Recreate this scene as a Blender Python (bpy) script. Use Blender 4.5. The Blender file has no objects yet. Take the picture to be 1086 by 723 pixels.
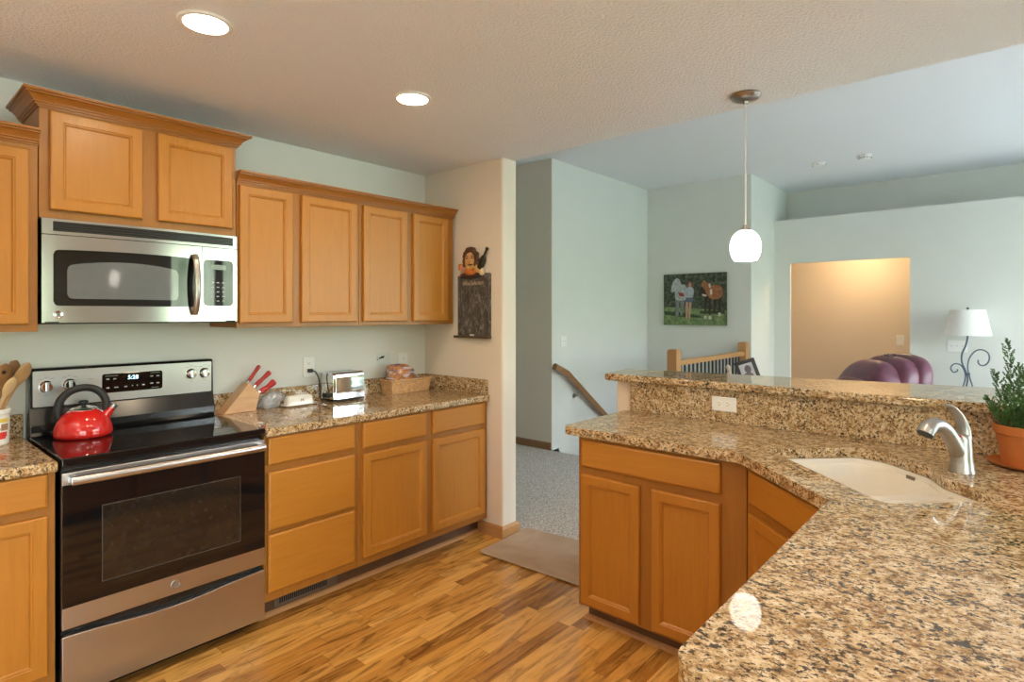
import bpy, bmesh, math, random
from mathutils import Vector, Matrix, noise as mnoise
C = bpy.context
sc = C.scene
COL = sc.collection
R = math.radians
PI = math.pi
random.seed(7)

# ------------------------------------------------------------------ camera
YAW = 0.7169
cam_d = bpy.data.cameras.new('camera')
cam = bpy.data.objects.new('camera', cam_d)
COL.objects.link(cam)
cam.location = (0, 0, 1.445)
cam.rotation_euler = (PI / 2, 0, YAW - PI / 2)
cam_d.sensor_width = 36
cam_d.lens = 36 * 614.2 / 1086
cam_d.shift_y = -29.1 / 1086
cam_d.clip_start = 0.02
sc.camera = cam

# ------------------------------------------------------------------ light and exposure
EXPOSURE = 0.97
SKY = 9.5
CAN = 78.0
PENDANT = 2.7
HALL = 60.0
FILL_CHANDELIER = 6.0
FILL_TORCH = 55.0
sc.view_settings.view_transform = 'Standard'
sc.view_settings.look = 'None'
sc.view_settings.gamma = 1
sc.view_settings.use_curve_mapping = False
sc.view_settings.exposure = EXPOSURE
sc.cycles.max_bounces = 10
sc.cycles.diffuse_bounces = 6
sc.cycles.glossy_bounces = 4
sc.cycles.transmission_bounces = 6
sc.cycles.transparent_max_bounces = 8
sc.cycles.use_denoising = True
sc.cycles.caustics_reflective = False
sc.cycles.caustics_refractive = False
sc.cycles.sample_clamp_indirect = 6

w = bpy.data.worlds.new('world')
sc.world = w
w.use_nodes = True
nt = w.node_tree
bg = nt.nodes['Background']
tc = nt.nodes.new('ShaderNodeTexCoord')
sx = nt.nodes.new('ShaderNodeSeparateXYZ')
cr = nt.nodes.new('ShaderNodeValToRGB')
nt.links.new(tc.outputs['Generated'], sx.inputs[0])
nt.links.new(sx.outputs['Z'], cr.inputs[0])
cr.color_ramp.elements[0].position = 0.0
cr.color_ramp.elements[0].color = (0.92, 0.96, 1.0, 1)
cr.color_ramp.elements[1].position = 0.6
cr.color_ramp.elements[1].color = (0.68, 0.83, 1.0, 1)
# a leafy tree line stands along the horizon
tn = nt.nodes.new('ShaderNodeTexNoise')
tn.inputs['Scale'].default_value = 14
tn.inputs['Detail'].default_value = 6
nt.links.new(tc.outputs['Generated'], tn.inputs['Vector'])
hz = nt.nodes.new('ShaderNodeMath'); hz.operation = 'MULTIPLY_ADD'
nt.links.new(tn.outputs['Fac'], hz.inputs[0]); hz.inputs[1].default_value = -0.22
nt.links.new(sx.outputs['Z'], hz.inputs[2])
tm = nt.nodes.new('ShaderNodeValToRGB')
tm.color_ramp.elements[0].position = 0.0; tm.color_ramp.elements[0].color = (1, 1, 1, 1)
tm.color_ramp.elements[1].position = 0.03; tm.color_ramp.elements[1].color = (0, 0, 0, 1)
nt.links.new(hz.outputs[0], tm.inputs[0])
tg = nt.nodes.new('ShaderNodeValToRGB')
tg.color_ramp.elements[0].position = 0.35; tg.color_ramp.elements[0].color = (0.16, 0.21, 0.13, 1)
tg.color_ramp.elements[1].position = 0.65; tg.color_ramp.elements[1].color = (0.50, 0.58, 0.44, 1)
nt.links.new(tn.outputs['Fac'], tg.inputs[0])
wm = nt.nodes.new('ShaderNodeMix'); wm.data_type = 'RGBA'
nt.links.new(tm.outputs[0], wm.inputs[0])
nt.links.new(cr.outputs[0], wm.inputs[6])
nt.links.new(tg.outputs[0], wm.inputs[7])
nt.links.new(wm.outputs[2], bg.inputs['Color'])
bg.inputs['Strength'].default_value = SKY

# window openings in the daylight wall (y = -3.2): x0, x1, z0, z1
WINDOWS = [(-2.45, 0.25, 0.02, 2.2), (3.25, 4.75, 0.3, 2.4), (4.95, 6.35, 0.3, 2.7), (6.5, 7.6, 0.3, 2.7)]
for i, (a, b, c, d) in enumerate(WINDOWS):
    ld = bpy.data.lights.new('window_portal', 'AREA')
    ld.shape = 'RECTANGLE'
    ld.size = b - a
    ld.size_y = d - c
    ld.cycles.is_portal = True
    lo = bpy.data.objects.new('window_portal', ld)
    COL.objects.link(lo)
    lo.location = ((a + b) / 2, -3.36, (c + d) / 2)
    lo.rotation_euler = (PI / 2, 0, 0)          # faces +Y, into the room

# ------------------------------------------------------------------ materials
def nodes(name):
    m = bpy.data.materials.new(name)
    m.use_nodes = True
    t = m.node_tree
    return m, t, t.nodes['Principled BSDF']

def setp(p, **k):
    names = dict(col='Base Color', rough='Roughness', metal='Metallic', spec='Specular IOR Level', coat='Coat Weight',
                 coatr='Coat Roughness', emit='Emission Color', es='Emission Strength', trans='Transmission Weight',
                 ior='IOR', alpha='Alpha', sheen='Sheen Weight', sss='Subsurface Weight', aniso='Anisotropic')
    for a, v in k.items():
        if a in ('col', 'emit') and len(v) == 3:
            v = (*v, 1)
        p.inputs[names[a]].default_value = v

def plain(name, col, rough=0.5, var=0.06, scale=30, bump=0.0, **k):
    """colour with a little procedural variation"""
    m, t, p = nodes(name)
    setp(p, rough=rough, **k)
    tc = t.nodes.new('ShaderNodeTexCoord')
    n = t.nodes.new('ShaderNodeTexNoise')
    n.inputs['Scale'].default_value = scale
    n.inputs['Detail'].default_value = 4
    t.links.new(tc.outputs['Object'], n.inputs['Vector'])
    r = t.nodes.new('ShaderNodeValToRGB')
    r.color_ramp.elements[0].position = 0.3
    r.color_ramp.elements[1].position = 0.7
    r.color_ramp.elements[0].color = (*[c * (1 - var) for c in col], 1)
    r.color_ramp.elements[1].color = (*[min(1, c * (1 + var)) for c in col], 1)
    t.links.new(n.outputs['Fac'], r.inputs[0])
    t.links.new(r.outputs[0], p.inputs['Base Color'])
    if bump:
        b = t.nodes.new('ShaderNodeBump')
        b.inputs['Strength'].default_value = bump
        b.inputs['Distance'].default_value = 0.004
        t.links.new(n.outputs['Fac'], b.inputs['Height'])
        t.links.new(b.outputs[0], p.inputs['Normal'])
    return m

def ramp(t, src, stops):
    r = t.nodes.new('ShaderNodeValToRGB')
    e = r.color_ramp.elements
    while len(e) < len(stops):
        e.new(0.5)
    for i, (pos, c) in enumerate(stops):
        e[i].position = pos
        e[i].color = (*c, 1) if len(c) == 3 else c
    t.links.new(src, r.inputs[0])
    return r.outputs[0]

def noise(t, vec, scale, detail=4, rough=0.55, dist=0.0):
    n = t.nodes.new('ShaderNodeTexNoise')
    n.inputs['Scale'].default_value = scale
    n.inputs['Detail'].default_value = detail
    n.inputs['Roughness'].default_value = rough
    n.inputs['Distortion'].default_value = dist
    t.links.new(vec, n.inputs['Vector'])
    return n.outputs['Fac']

def mapping(t, vec, scale=(1, 1, 1), rot=(0, 0, 0), loc=(0, 0, 0)):
    m = t.nodes.new('ShaderNodeMapping')
    m.inputs['Scale'].default_value = scale
    m.inputs['Rotation'].default_value = rot
    m.inputs['Location'].default_value = loc
    t.links.new(vec, m.inputs['Vector'])
    return m.outputs[0]

def mix(t, fac, a, b, mode='MIX'):
    m = t.nodes.new('ShaderNodeMix')
    m.data_type = 'RGBA'
    m.blend_type = mode
    for s, v in ((m.inputs[0], fac), (m.inputs[6], a), (m.inputs[7], b)):
        if hasattr(v, 'links'):
            t.links.new(v, s)
        else:
            s.default_value = v if isinstance(v, (int, float)) else (*v, 1)
    return m.outputs[2]

def mth(t, op, a, b=None):
    m = t.nodes.new('ShaderNodeMath')
    m.operation = op
    for i, v in enumerate((a, b)):
        if v is None:
            continue
        if hasattr(v, 'links'):
            t.links.new(v, m.inputs[i])
        else:
            m.inputs[i].default_value = v
    return m.outputs[0]

def wood(name, dark, mid, light, grain=(9, 9, 0.8), rough=0.34, scale=5, coat=0.04):
    m, t, p = nodes(name)
    setp(p, rough=rough, coat=coat, coatr=0.2)
    tc = t.nodes.new('ShaderNodeTexCoord')
    oi = t.nodes.new('ShaderNodeObjectInfo')
    add = t.nodes.new('ShaderNodeVectorMath')
    add.operation = 'ADD'
    sc3 = t.nodes.new('ShaderNodeVectorMath')
    sc3.operation = 'SCALE'
    cmb = t.nodes.new('ShaderNodeCombineXYZ')
    for i in range(3):
        t.links.new(oi.outputs['Random'], cmb.inputs[i])
    t.links.new(cmb.outputs[0], sc3.inputs[0])
    sc3.inputs['Scale'].default_value = 17.0
    t.links.new(tc.outputs['Object'], add.inputs[0])
    t.links.new(sc3.outputs[0], add.inputs[1])
    v = mapping(t, add.outputs[0], grain)
    f = noise(t, v, scale, 6, 0.6, 0.8)
    c = ramp(t, f, [(0.22, dark), (0.5, mid), (0.80, light)])
    big = noise(t, add.outputs[0], 3.5, 3, 0.6, 0.5)
    c2 = mix(t, ramp(t, big, [(0.35, (0, 0, 0)), (0.7, (0.55, 0.55, 0.55))]), c, mid)
    t.links.new(c2, p.inputs['Base Color'])
    b = t.nodes.new('ShaderNodeBump')
    b.inputs['Strength'].default_value = 0.012
    b.inputs['Distance'].default_value = 0.001
    t.links.new(f, b.inputs['Height'])
    t.links.new(b.outputs[0], p.inputs['Normal'])
    return m

def granite(name, stretch=(1, 0.72, 1)):
    m, t, p = nodes(name)
    setp(p, rough=0.035, spec=0.45)
    tc = t.nodes.new('ShaderNodeTexCoord')
    v = mapping(t, tc.outputs['Object'], stretch, (0, 0, R(35)))
    base = ramp(t, noise(t, v, 40, 6, 0.7, 0.3), [(0.32, (0.22, 0.115, 0.040)), (0.43, (0.40, 0.245, 0.105)), (0.54, (0.61, 0.435, 0.245)), (0.68, (0.76, 0.615, 0.43))])
    clus = noise(t, mapping(t, v, loc=(5, 2, 6)), 15, 3, 0.55)
    cl = mth(t, 'MULTIPLY', mth(t, 'SUBTRACT', clus, 0.5), 0.32)
    cream = ramp(t, noise(t, mapping(t, v, loc=(3, 1, 2)), 105, 3, 0.6), [(0.54, (0, 0, 0)), (0.62, (0.7, 0.7, 0.7))])
    c = mix(t, cream, base, (0.72, 0.60, 0.43))
    rust = ramp(t, mth(t, 'SUBTRACT', noise(t, mapping(t, v, loc=(7, 5, 1)), 88, 4, 0.65, 0.3), cl), [(0.55, (0, 0, 0)), (0.61, (0.85, 0.85, 0.85))])
    c = mix(t, rust, c, (0.17, 0.080, 0.026))
    dark = ramp(t, mth(t, 'ADD', noise(t, mapping(t, v, loc=(1, 9, 4)), 112, 5, 0.66, 0.25), cl), [(0.545, (0, 0, 0)), (0.59, (0.93, 0.93, 0.93))])
    c = mix(t, dark, c, (0.028, 0.016, 0.009))
    fine = ramp(t, noise(t, mapping(t, v, loc=(2, 4, 8)), 230, 2, 0.5), [(0.61, (0, 0, 0)), (0.66, (0.75, 0.75, 0.75))])
    c = mix(t, fine, c, (0.085, 0.062, 0.046))
    t.links.new(c, p.inputs['Base Color'])
    return m

def steel(name, col=(0.53, 0.52, 0.53), rough=0.30, along='X'):
    m, t, p = nodes(name)
    setp(p, col=col, rough=rough, metal=1.0)
    tc = t.nodes.new('ShaderNodeTexCoord')
    v = mapping(t, tc.outputs['Object'], (1.5, 260, 260) if along == 'X' else (260, 260, 1.5))
    f = noise(t, v, 3, 3, 0.6)
    t.links.new(ramp(t, f, [(0.3, (rough * 0.93,) * 3), (0.7, (rough * 1.07,) * 3)]), p.inputs['Roughness'])
    return m

def floor_planks():
    m, t, p = nodes('laminate_planks')
    setp(p, rough=0.2, spec=0.5)
    tc = t.nodes.new('ShaderNodeTexCoord')
    s = t.nodes.new('ShaderNodeSeparateXYZ')
    t.links.new(tc.outputs['Object'], s.inputs[0])
    W, L = 0.066, 0.56
    row = mth(t, 'FLOOR', mth(t, 'DIVIDE', s.outputs['Y'], W))
    wn = t.nodes.new('ShaderNodeTexWhiteNoise')
    wn.noise_dimensions = '1D'
    t.links.new(row, wn.inputs['W'])
    xx = mth(t, 'ADD', mth(t, 'DIVIDE', s.outputs['X'], L), mth(t, 'MULTIPLY', wn.outputs['Value'], 13.0))
    # every row has its own plank length
    xl = mth(t, 'MULTIPLY', xx, mth(t, 'ADD', mth(t, 'MULTIPLY', wn.outputs['Value'], 0.7), 0.7))
    colu = mth(t, 'FLOOR', xl)
    cmb = t.nodes.new('ShaderNodeCombineXYZ')
    t.links.new(row, cmb.inputs[0])
    t.links.new(colu, cmb.inputs[1])
    w2 = t.nodes.new('ShaderNodeTexWhiteNoise')
    w2.noise_dimensions = '2D'
    t.links.new(cmb.outputs[0], w2.inputs['Vector'])
    tone = ramp(t, w2.outputs['Value'], [(0.0, (0.32, 0.130, 0.024)), (0.3, (0.54, 0.250, 0.050)), (0.6, (0.68, 0.345, 0.078)), (1.0, (0.82, 0.455, 0.125))])
    off = t.nodes.new('ShaderNodeVectorMath')
    off.operation = 'SCALE'
    t.links.new(w2.outputs['Color'], off.inputs[0])
    off.inputs['Scale'].default_value = 40
    ad = t.nodes.new('ShaderNodeVectorMath')
    ad.operation = 'ADD'
    t.links.new(mapping(t, tc.outputs['Object'], (1.6, 12, 1)), ad.inputs[0])
    t.links.new(off.outputs[0], ad.inputs[1])
    g = noise(t, ad.outputs[0], 1.6, 5, 0.62, 1.6)
    streak = ramp(t, g, [(0.38, (0.9, 0.9, 0.9)), (0.46, (0.35, 0.35, 0.35)), (0.56, (0, 0, 0))])
    amt = mth(t, 'MULTIPLY', streak, mth(t, 'ADD', mth(t, 'MULTIPLY', w2.outputs['Value'], -0.4), 0.95))
    c = mix(t, amt, tone, (0.13, 0.05, 0.013))
    lt = ramp(t, noise(t, ad.outputs[0], 3.6, 4, 0.6, 1.0), [(0.55, (0, 0, 0)), (0.75, (0.5, 0.5, 0.5))])
    c = mix(t, lt, c, (0.80, 0.47, 0.14))
    # seams
    fy = mth(t, 'FRACT', mth(t, 'DIVIDE', s.outputs['Y'], W))
    fx = mth(t, 'FRACT', xl)
    seam = mth(t, 'MAXIMUM', mth(t, 'LESS_THAN', fy, 0.022), mth(t, 'LESS_THAN', fx, 0.004))
    c = mix(t, mth(t, 'MULTIPLY', seam, 0.55), c, (0.10, 0.04, 0.012))
    t.links.new(c, p.inputs['Base Color'])
    return m

def carpet_mat():
    m, t, p = nodes('carpet')
    setp(p, rough=0.95, spec=0.1, sheen=0.2)
    tc = t.nodes.new('ShaderNodeTexCoord')
    f = noise(t, tc.outputs['Object'], 95, 3, 0.7)
    c = ramp(t, f, [(0.36, (0.22, 0.18, 0.155)), (0.50, (0.54, 0.475, 0.43)), (0.62, (0.76, 0.69, 0.64))])
    t.links.new(c, p.inputs['Base Color'])
    b = t.nodes.new('ShaderNodeBump')
    b.inputs['Strength'].default_value = 0.6
    b.inputs['Distance'].default_value = 0.012
    t.links.new(f, b.inputs['Height'])
    t.links.new(b.outputs[0], p.inputs['Normal'])
    return m

def ceiling_mat(name='ceiling_texture', col=(0.84, 0.845, 0.865), bump=0.5):
    m, t, p = nodes(name)
    setp(p, rough=0.85, spec=0.2, col=col)
    tc = t.nodes.new('ShaderNodeTexCoord')
    f = noise(t, tc.outputs['Object'], 78, 4, 0.6)
    b = t.nodes.new('ShaderNodeBump')
    b.inputs['Strength'].default_value = bump
    b.inputs['Distance'].default_value = 0.008
    t.links.new(ramp(t, f, [(0.4, (0, 0, 0)), (0.62, (1, 1, 1))]), b.inputs['Height'])
    t.links.new(b.outputs[0], p.inputs['Normal'])
    return m

def glow(name, col, strength, base=(0.9, 0.9, 0.9)):
    return plain(name, base, 0.3, emit=col, es=strength)

def clear(name, tint=(1, 1, 1), gloss=0.12, rough=0.05):
    m = bpy.data.materials.new(name)
    m.use_nodes = True
    t = m.node_tree
    t.nodes.clear()
    o = t.nodes.new('ShaderNodeOutputMaterial')
    a = t.nodes.new('ShaderNodeBsdfTransparent')
    a.inputs[0].default_value = (*tint, 1)
    g = t.nodes.new('ShaderNodeBsdfGlossy')
    g.inputs['Roughness'].default_value = rough
    x = t.nodes.new('ShaderNodeMixShader')
    lw = t.nodes.new('ShaderNodeLayerWeight')
    lw.inputs[0].default_value = gloss
    t.links.new(lw.outputs['Fresnel'], x.inputs[0])
    t.links.new(a.outputs[0], x.inputs[1])
    t.links.new(g.outputs[0], x.inputs[2])
    t.links.new(x.outputs[0], o.inputs[0])
    return m

M = {}
M['paint'] = plain('sage_paint', (0.72, 0.725, 0.695), 0.75, 0.015, 3, spec=0.25)
M['paint_warmlit'] = plain('paint_with_warm_light', (0.74, 0.66, 0.57), 0.75, 0.015, 3, spec=0.25)  # wall paint with the warm lamplight mixed into its colour
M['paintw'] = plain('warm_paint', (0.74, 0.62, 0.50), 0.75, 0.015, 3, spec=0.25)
M['ceil'] = ceiling_mat()
M['floor'] = floor_planks()
M['ceil2'] = ceiling_mat('living_ceiling', (0.80, 0.815, 0.85), 0.15)
M['carpet'] = carpet_mat()
M['cab'] = wood('maple_vertical', (0.395, 0.152, 0.0175), (0.45, 0.182, 0.0235), (0.50, 0.209, 0.030))
M['cabh'] = wood('maple_horizontal', (0.395, 0.152, 0.0175), (0.45, 0.182, 0.0235), (0.50, 0.209, 0.030), (0.8, 9, 9))
M['cabframe'] = wood('maple_frame', (0.30, 0.114, 0.017), (0.345, 0.137, 0.022), (0.385, 0.158, 0.028))
M['crown'] = wood('maple_crown', (0.27, 0.095, 0.015), (0.33, 0.122, 0.021), (0.38, 0.148, 0.028), (0.8, 9, 9))
M['oak'] = wood('oak_trim', (0.36, 0.17, 0.06), (0.48, 0.25, 0.10), (0.58, 0.33, 0.15), (0.8, 9, 9))
M['oakdark'] = wood('oak_rail', (0.20, 0.09, 0.035), (0.29, 0.145, 0.062), (0.37, 0.20, 0.09), (0.8, 9, 9))
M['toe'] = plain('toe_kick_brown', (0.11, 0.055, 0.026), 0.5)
M['granite'] = granite('granite')
M['steel'] = steel('stainless')
M['steelm'] = steel('stainless_microwave', (0.50, 0.49, 0.48), 0.17)
M['steelv'] = steel('stainless_faucet', (0.46, 0.44, 0.42), 0.36, 'Z')
M['chrome'] = plain('chrome', (0.86, 0.87, 0.88), 0.06, 0.01, metal=1.0)
M['nickel'] = plain('brushed_nickel', (0.42, 0.38, 0.34), 0.3, 0.05, metal=1.0)
M['blackglass'] = plain('black_glass', (0.006, 0.006, 0.007), 0.04, 0.0, spec=0.6)
M['ovenglass'] = plain('oven_window_glass', (0.022, 0.016, 0.012), 0.05, 0.1, spec=0.6)
M['mwglass'] = plain('microwave_screen', (0.13, 0.145, 0.16), 0.06, 0.04, spec=0.9)
M['black'] = plain('black_enamel', (0.012, 0.012, 0.013), 0.16, 0.1)
M['blackplastic'] = plain('black_plastic', (0.010, 0.010, 0.011), 0.5, 0.1)
M['iron'] = plain('dark_iron', (0.035, 0.04, 0.05), 0.45, 0.1)
M['bluegreyiron'] = plain('blue_grey_iron', (0.10, 0.135, 0.185), 0.4, 0.1, metal=0.3)
M['white'] = plain('white_plastic', (0.82, 0.82, 0.81), 0.35, 0.01)
M['whiteceramic'] = plain('white_ceramic', (0.84, 0.83, 0.80), 0.12, 0.01)
M['sink'] = plain('biscuit_sink', (0.79, 0.74, 0.655), 0.16, 0.01)
M['red'] = plain('red_enamel', (0.62, 0.016, 0.014), 0.08, 0.03, coat=0.5)
M['redhandle'] = plain('red_handle', (0.46, 0.022, 0.024), 0.28, 0.12)
M['blockwood'] = wood('knife_block_wood', (0.50, 0.28, 0.14), (0.62, 0.37, 0.20), (0.70, 0.44, 0.25), (1.2, 9, 5))
M['spoon'] = wood('spoon_wood', (0.36, 0.19, 0.075), (0.48, 0.27, 0.115), (0.56, 0.34, 0.16))
M['spoonpale'] = wood('spoon_wood_pale', (0.50, 0.32, 0.16), (0.62, 0.42, 0.23), (0.70, 0.50, 0.30))
M['spoondark'] = wood('spoon_wood_dark', (0.22, 0.095, 0.03), (0.31, 0.145, 0.05), (0.38, 0.19, 0.07))
M['terracotta'] = plain('terracotta', (0.47, 0.142, 0.034), 0.5, 0.06)
M['soil'] = plain('soil', (0.035, 0.022, 0.014), 0.9, 0.4, 120, 0.6)
M['leaf'] = plain('conifer_green', (0.075, 0.17, 0.045), 0.5, 0.4, 25)
M['leaf2'] = plain('conifer_blue_green', (0.06, 0.26, 0.10), 0.5, 0.3, 25)
M['leather'] = plain('burgundy_leather', (0.16, 0.052, 0.085), 0.38, 0.25, 12, 0.15)
M['shade'] = plain('lamp_shade_linen', (0.86, 0.86, 0.85), 0.8, 0.02)
M['rug'] = wood('tan_mat', (0.36, 0.25, 0.17), (0.45, 0.325, 0.23), (0.53, 0.40, 0.29), (2, 1.2, 1), 0.9, 4, 0.0)
M['wicker'] = plain('wicker', (0.62, 0.37, 0.18), 0.6, 0.25, 60)
M['slate'] = None
M['darkwood'] = wood('espresso_wood', (0.05, 0.025, 0.012), (0.08, 0.04, 0.02), (0.12, 0.06, 0.03))
M['lawn'] = plain('lawn', (0.07, 0.16, 0.035), 0.9, 0.3, 2)
M['pane'] = clear('window_pane', (0.97, 0.99, 0.98))
M['bag'] = clear('clear_plastic', (0.95, 0.96, 0.98), 0.45, 0.10)
t_ = M['bag'].node_tree
_o = [n for n in t_.nodes if n.type == 'OUTPUT_MATERIAL'][0]
_m = t_.nodes.new('ShaderNodeMixShader'); _d = t_.nodes.new('ShaderNodeBsdfDiffuse'); _d.inputs[0].default_value = (0.92, 0.94, 0.98, 1)
_m.inputs[0].default_value = 0.26
_s = _o.inputs[0].links[0].from_socket
t_.links.new(_s, _m.inputs[1]); t_.links.new(_d.outputs[0], _m.inputs[2]); t_.links.new(_m.outputs[0], _o.inputs[0])
M['film'] = clear('clear_film', (0.97, 0.98, 0.98), 0.03, 0.2)
M['can_glow'] = glow('can_lens', (1.0, 0.80, 0.56), CAN)
M['pendant_glow'] = glow('pendant_glass', (1.0, 0.93, 0.84), PENDANT)
M['hall_glow'] = glow('hall_lamp', (1.0, 0.74, 0.42), HALL)
M['fill_chandelier_glow'] = glow('fill_chandelier_glass', (1.0, 0.86, 0.68), FILL_CHANDELIER)
M['fill_torch_glow'] = glow('fill_torchiere_diffuser', (1.0, 0.90, 0.80), FILL_TORCH)
M['clock'] = glow('clock_digits', (0.45, 0.85, 1.0), 2.2, (0.1, 0.2, 0.25))
M['mark'] = plain('grey_print', (0.22, 0.22, 0.22), 0.5)
M['markl'] = plain('light_print', (0.42, 0.43, 0.44), 0.5)

def slate_mat():
    m, t, p = nodes('chalk_slate')
    setp(p, rough=0.8)
    tc = t.nodes.new('ShaderNodeTexCoord')
    f = noise(t, mapping(t, tc.outputs['Object'], (1, 14, 5)), 3.2, 6, 0.75, 1.2)
    c = ramp(t, f, [(0.32, (0.026, 0.024, 0.022)), (0.5, (0.075, 0.066, 0.06)), (0.68, (0.30, 0.275, 0.25))])
    t.links.new(c, p.inputs['Base Color'])
    return m
M['slate'] = slate_mat()

# ------------------------------------------------------------------ mesh helpers
WL = {}
def B():
    return bmesh.new()

def box(bm, x0, x1, y0, y1, z0, z1, bev=0.0, seg=2):
    vs = [bm.verts.new((x, y, z)) for z in (z0, z1) for x, y in ((x0, y0), (x1, y0), (x1, y1), (x0, y1))]
    fs = [bm.faces.new([vs[i] for i in f]) for f in ((3, 2, 1, 0), (4, 5, 6, 7), (0, 1, 5, 4), (1, 2, 6, 5), (2, 3, 7, 6), (3, 0, 4, 7))]
    if bev:
        es = {e for f in fs for e in f.edges}
        bmesh.ops.bevel(bm, geom=list(es), offset=bev, segments=seg, affect='EDGES', profile=0.5)
    return vs

def prism(bm, poly, z0, z1):
    a = [bm.verts.new((x, y, z0)) for x, y in poly]
    b = [bm.verts.new((x, y, z1)) for x, y in poly]
    n = len(poly)
    bm.faces.new(a[::-1])
    bm.faces.new(b)
    for i in range(n):
        j = (i + 1) % n
        bm.faces.new((a[i], a[j], b[j], b[i]))

def prism_axis(bm, poly, a0, a1, fn):
    """extrude poly (u,v) between a0 and a1; fn(u,v,a)->xyz"""
    a = [bm.verts.new(fn(u, v, a0)) for u, v in poly]
    b = [bm.verts.new(fn(u, v, a1)) for u, v in poly]
    n = len(poly)
    bm.faces.new(a[::-1])
    bm.faces.new(b)
    for i in range(n):
        j = (i + 1) % n
        bm.faces.new((a[i], a[j], b[j], b[i]))

def lathe(bm, prof, cx=0, cy=0, seg=40, cap=True):
    rings = []
    for r, z in prof:
        if r < 1e-5:
            rings.append([bm.verts.new((cx, cy, z))])
        else:
            rings.append([bm.verts.new((cx + r * math.cos(2 * PI * i / seg), cy + r * math.sin(2 * PI * i / seg), z)) for i in range(seg)])
    for a, b in zip(rings, rings[1:]):
        for i in range(seg):
            j = (i + 1) % seg
            if len(a) == 1 and len(b) == 1:
                continue
            if len(a) == 1:
                bm.faces.new((a[0], b[j], b[i]))
            elif len(b) == 1:
                bm.faces.new((a[i], a[j], b[0]))
            else:
                bm.faces.new((a[i], a[j], b[j], b[i]))
    if cap:
        for r in (rings[0], rings[-1]):
            if len(r) > 2:
                bm.faces.new(r)

def smoothpts(pts, n=6):
    """Catmull-Rom through points"""
    P = [Vector(p) for p in pts]
    out = []
    for i in range(len(P) - 1):
        p0, p1, p2, p3 = P[max(0, i - 1)], P[i], P[i + 1], P[min(len(P) - 1, i + 2)]
        for k in range(n):
            t = k / n
            out.append(0.5 * ((2 * p1) + (p2 - p0) * t + (2 * p0 - 5 * p1 + 4 * p2 - p3) * t * t + (3 * p1 - p0 - 3 * p2 + p3) * t ** 3))
    out.append(P[-1])
    return out

def tube(bm, pts, r, seg=10, flat=None, up=(0, 0, 1)):
    """swept tube; r number or list; flat = list of (ra, rb) cross-section radii"""
    P = [Vector(p) for p in pts]
    n = len(P)
    rs = r if isinstance(r, (list, tuple)) else [r] * n
    rings = []
    prev = None
    for i in range(n):
        d = (P[min(i + 1, n - 1)] - P[max(i - 1, 0)]).normalized()
        if prev is None:
            u = Vector(up)
            if abs(u.dot(d)) > 0.95:
                u = Vector((1, 0, 0))
            a = (u - d * u.dot(d)).normalized()
        else:
            a = (prev - d * prev.dot(d)).normalized()
        prev = a
        b = d.cross(a)
        ra, rb = flat[i] if flat else (rs[i], rs[i])
        rings.append([bm.verts.new(P[i] + a * ra * math.cos(2 * PI * k / seg) + b * rb * math.sin(2 * PI * k / seg)) for k in range(seg)])
    for x, y in zip(rings, rings[1:]):
        for k in range(seg):
            j = (k + 1) % seg
            bm.faces.new((x[k], x[j], y[j], y[k]))
    bm.faces.new(rings[0][::-1])
    bm.faces.new(rings[-1])

def lerp_list(a, n):
    """resample list of values to n entries"""
    out = []
    for i in range(n):
        t = i / (n - 1) * (len(a) - 1)
        k = min(int(t), len(a) - 2)
        f = t - k
        if isinstance(a[0], tuple):
            out.append(tuple(a[k][q] * (1 - f) + a[k + 1][q] * f for q in range(len(a[0]))))
        else:
            out.append(a[k] * (1 - f) + a[k + 1] * f)
    return out

def superell(bm, c, rad, e1=0.5, e2=0.5, mat=None, nu=24, nv=14):
    def f(w, m):
        return math.copysign(abs(w) ** m, w)
    rows = []
    for j in range(nv + 1):
        v = -PI / 2 + PI * j / nv
        if j in (0, nv):
            rows.append([Vector((0, 0, rad[2] * f(math.sin(v), e1)))])
        else:
            rows.append([Vector((rad[0] * f(math.cos(v), e1) * f(math.cos(2 * PI * i / nu), e2), rad[1] * f(math.cos(v), e1) * f(math.sin(2 * PI * i / nu), e2), rad[2] * f(math.sin(v), e1))) for i in range(nu)])
    vr = []
    for r in rows:
        q = []
        for p in r:
            if mat is not None:
                p = mat @ p
            q.append(bm.verts.new(p + Vector(c)))
        vr.append(q)
    for a, b in zip(vr, vr[1:]):
        for i in range(nu):
            j = (i + 1) % nu
            if len(a) == 1:
                bm.faces.new((a[0], b[j], b[i]))
            elif len(b) == 1:
                bm.faces.new((a[i], a[j], b[0]))
            else:
                bm.faces.new((a[i], a[j], b[j], b[i]))

def rings_front(bm, O, U, V, N, w, h, rings):
    """rectangular stepped panel: rings = (inset, depth) list, last one capped"""
    O, U, V, N = Vector(O), Vector(U), Vector(V), Vector(N)
    rr = []
    for ins, dep in rings:
        rr.append([bm.verts.new(O + U * u + V * v + N * dep) for u, v in ((ins, ins), (w - ins, ins), (w - ins, h - ins), (ins, h - ins))])
    for a, b in zip(rr, rr[1:]):
        for i in range(4):
            j = (i + 1) % 4
            bm.faces.new((a[i], a[j], b[j], b[i]))
    bm.faces.new(rr[0][::-1])
    bm.faces.new(rr[-1])

DOOR = [(0, 0), (0, 0.014), (0.002, 0.018), (0.006, 0.020), (0.041, 0.020), (0.0445, 0.0165), (0.048, 0.0165), (0.053, 0.009)]
SLAB = [(0, 0), (0, 0.013), (0.003, 0.017), (0.009, 0.020)]

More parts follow.
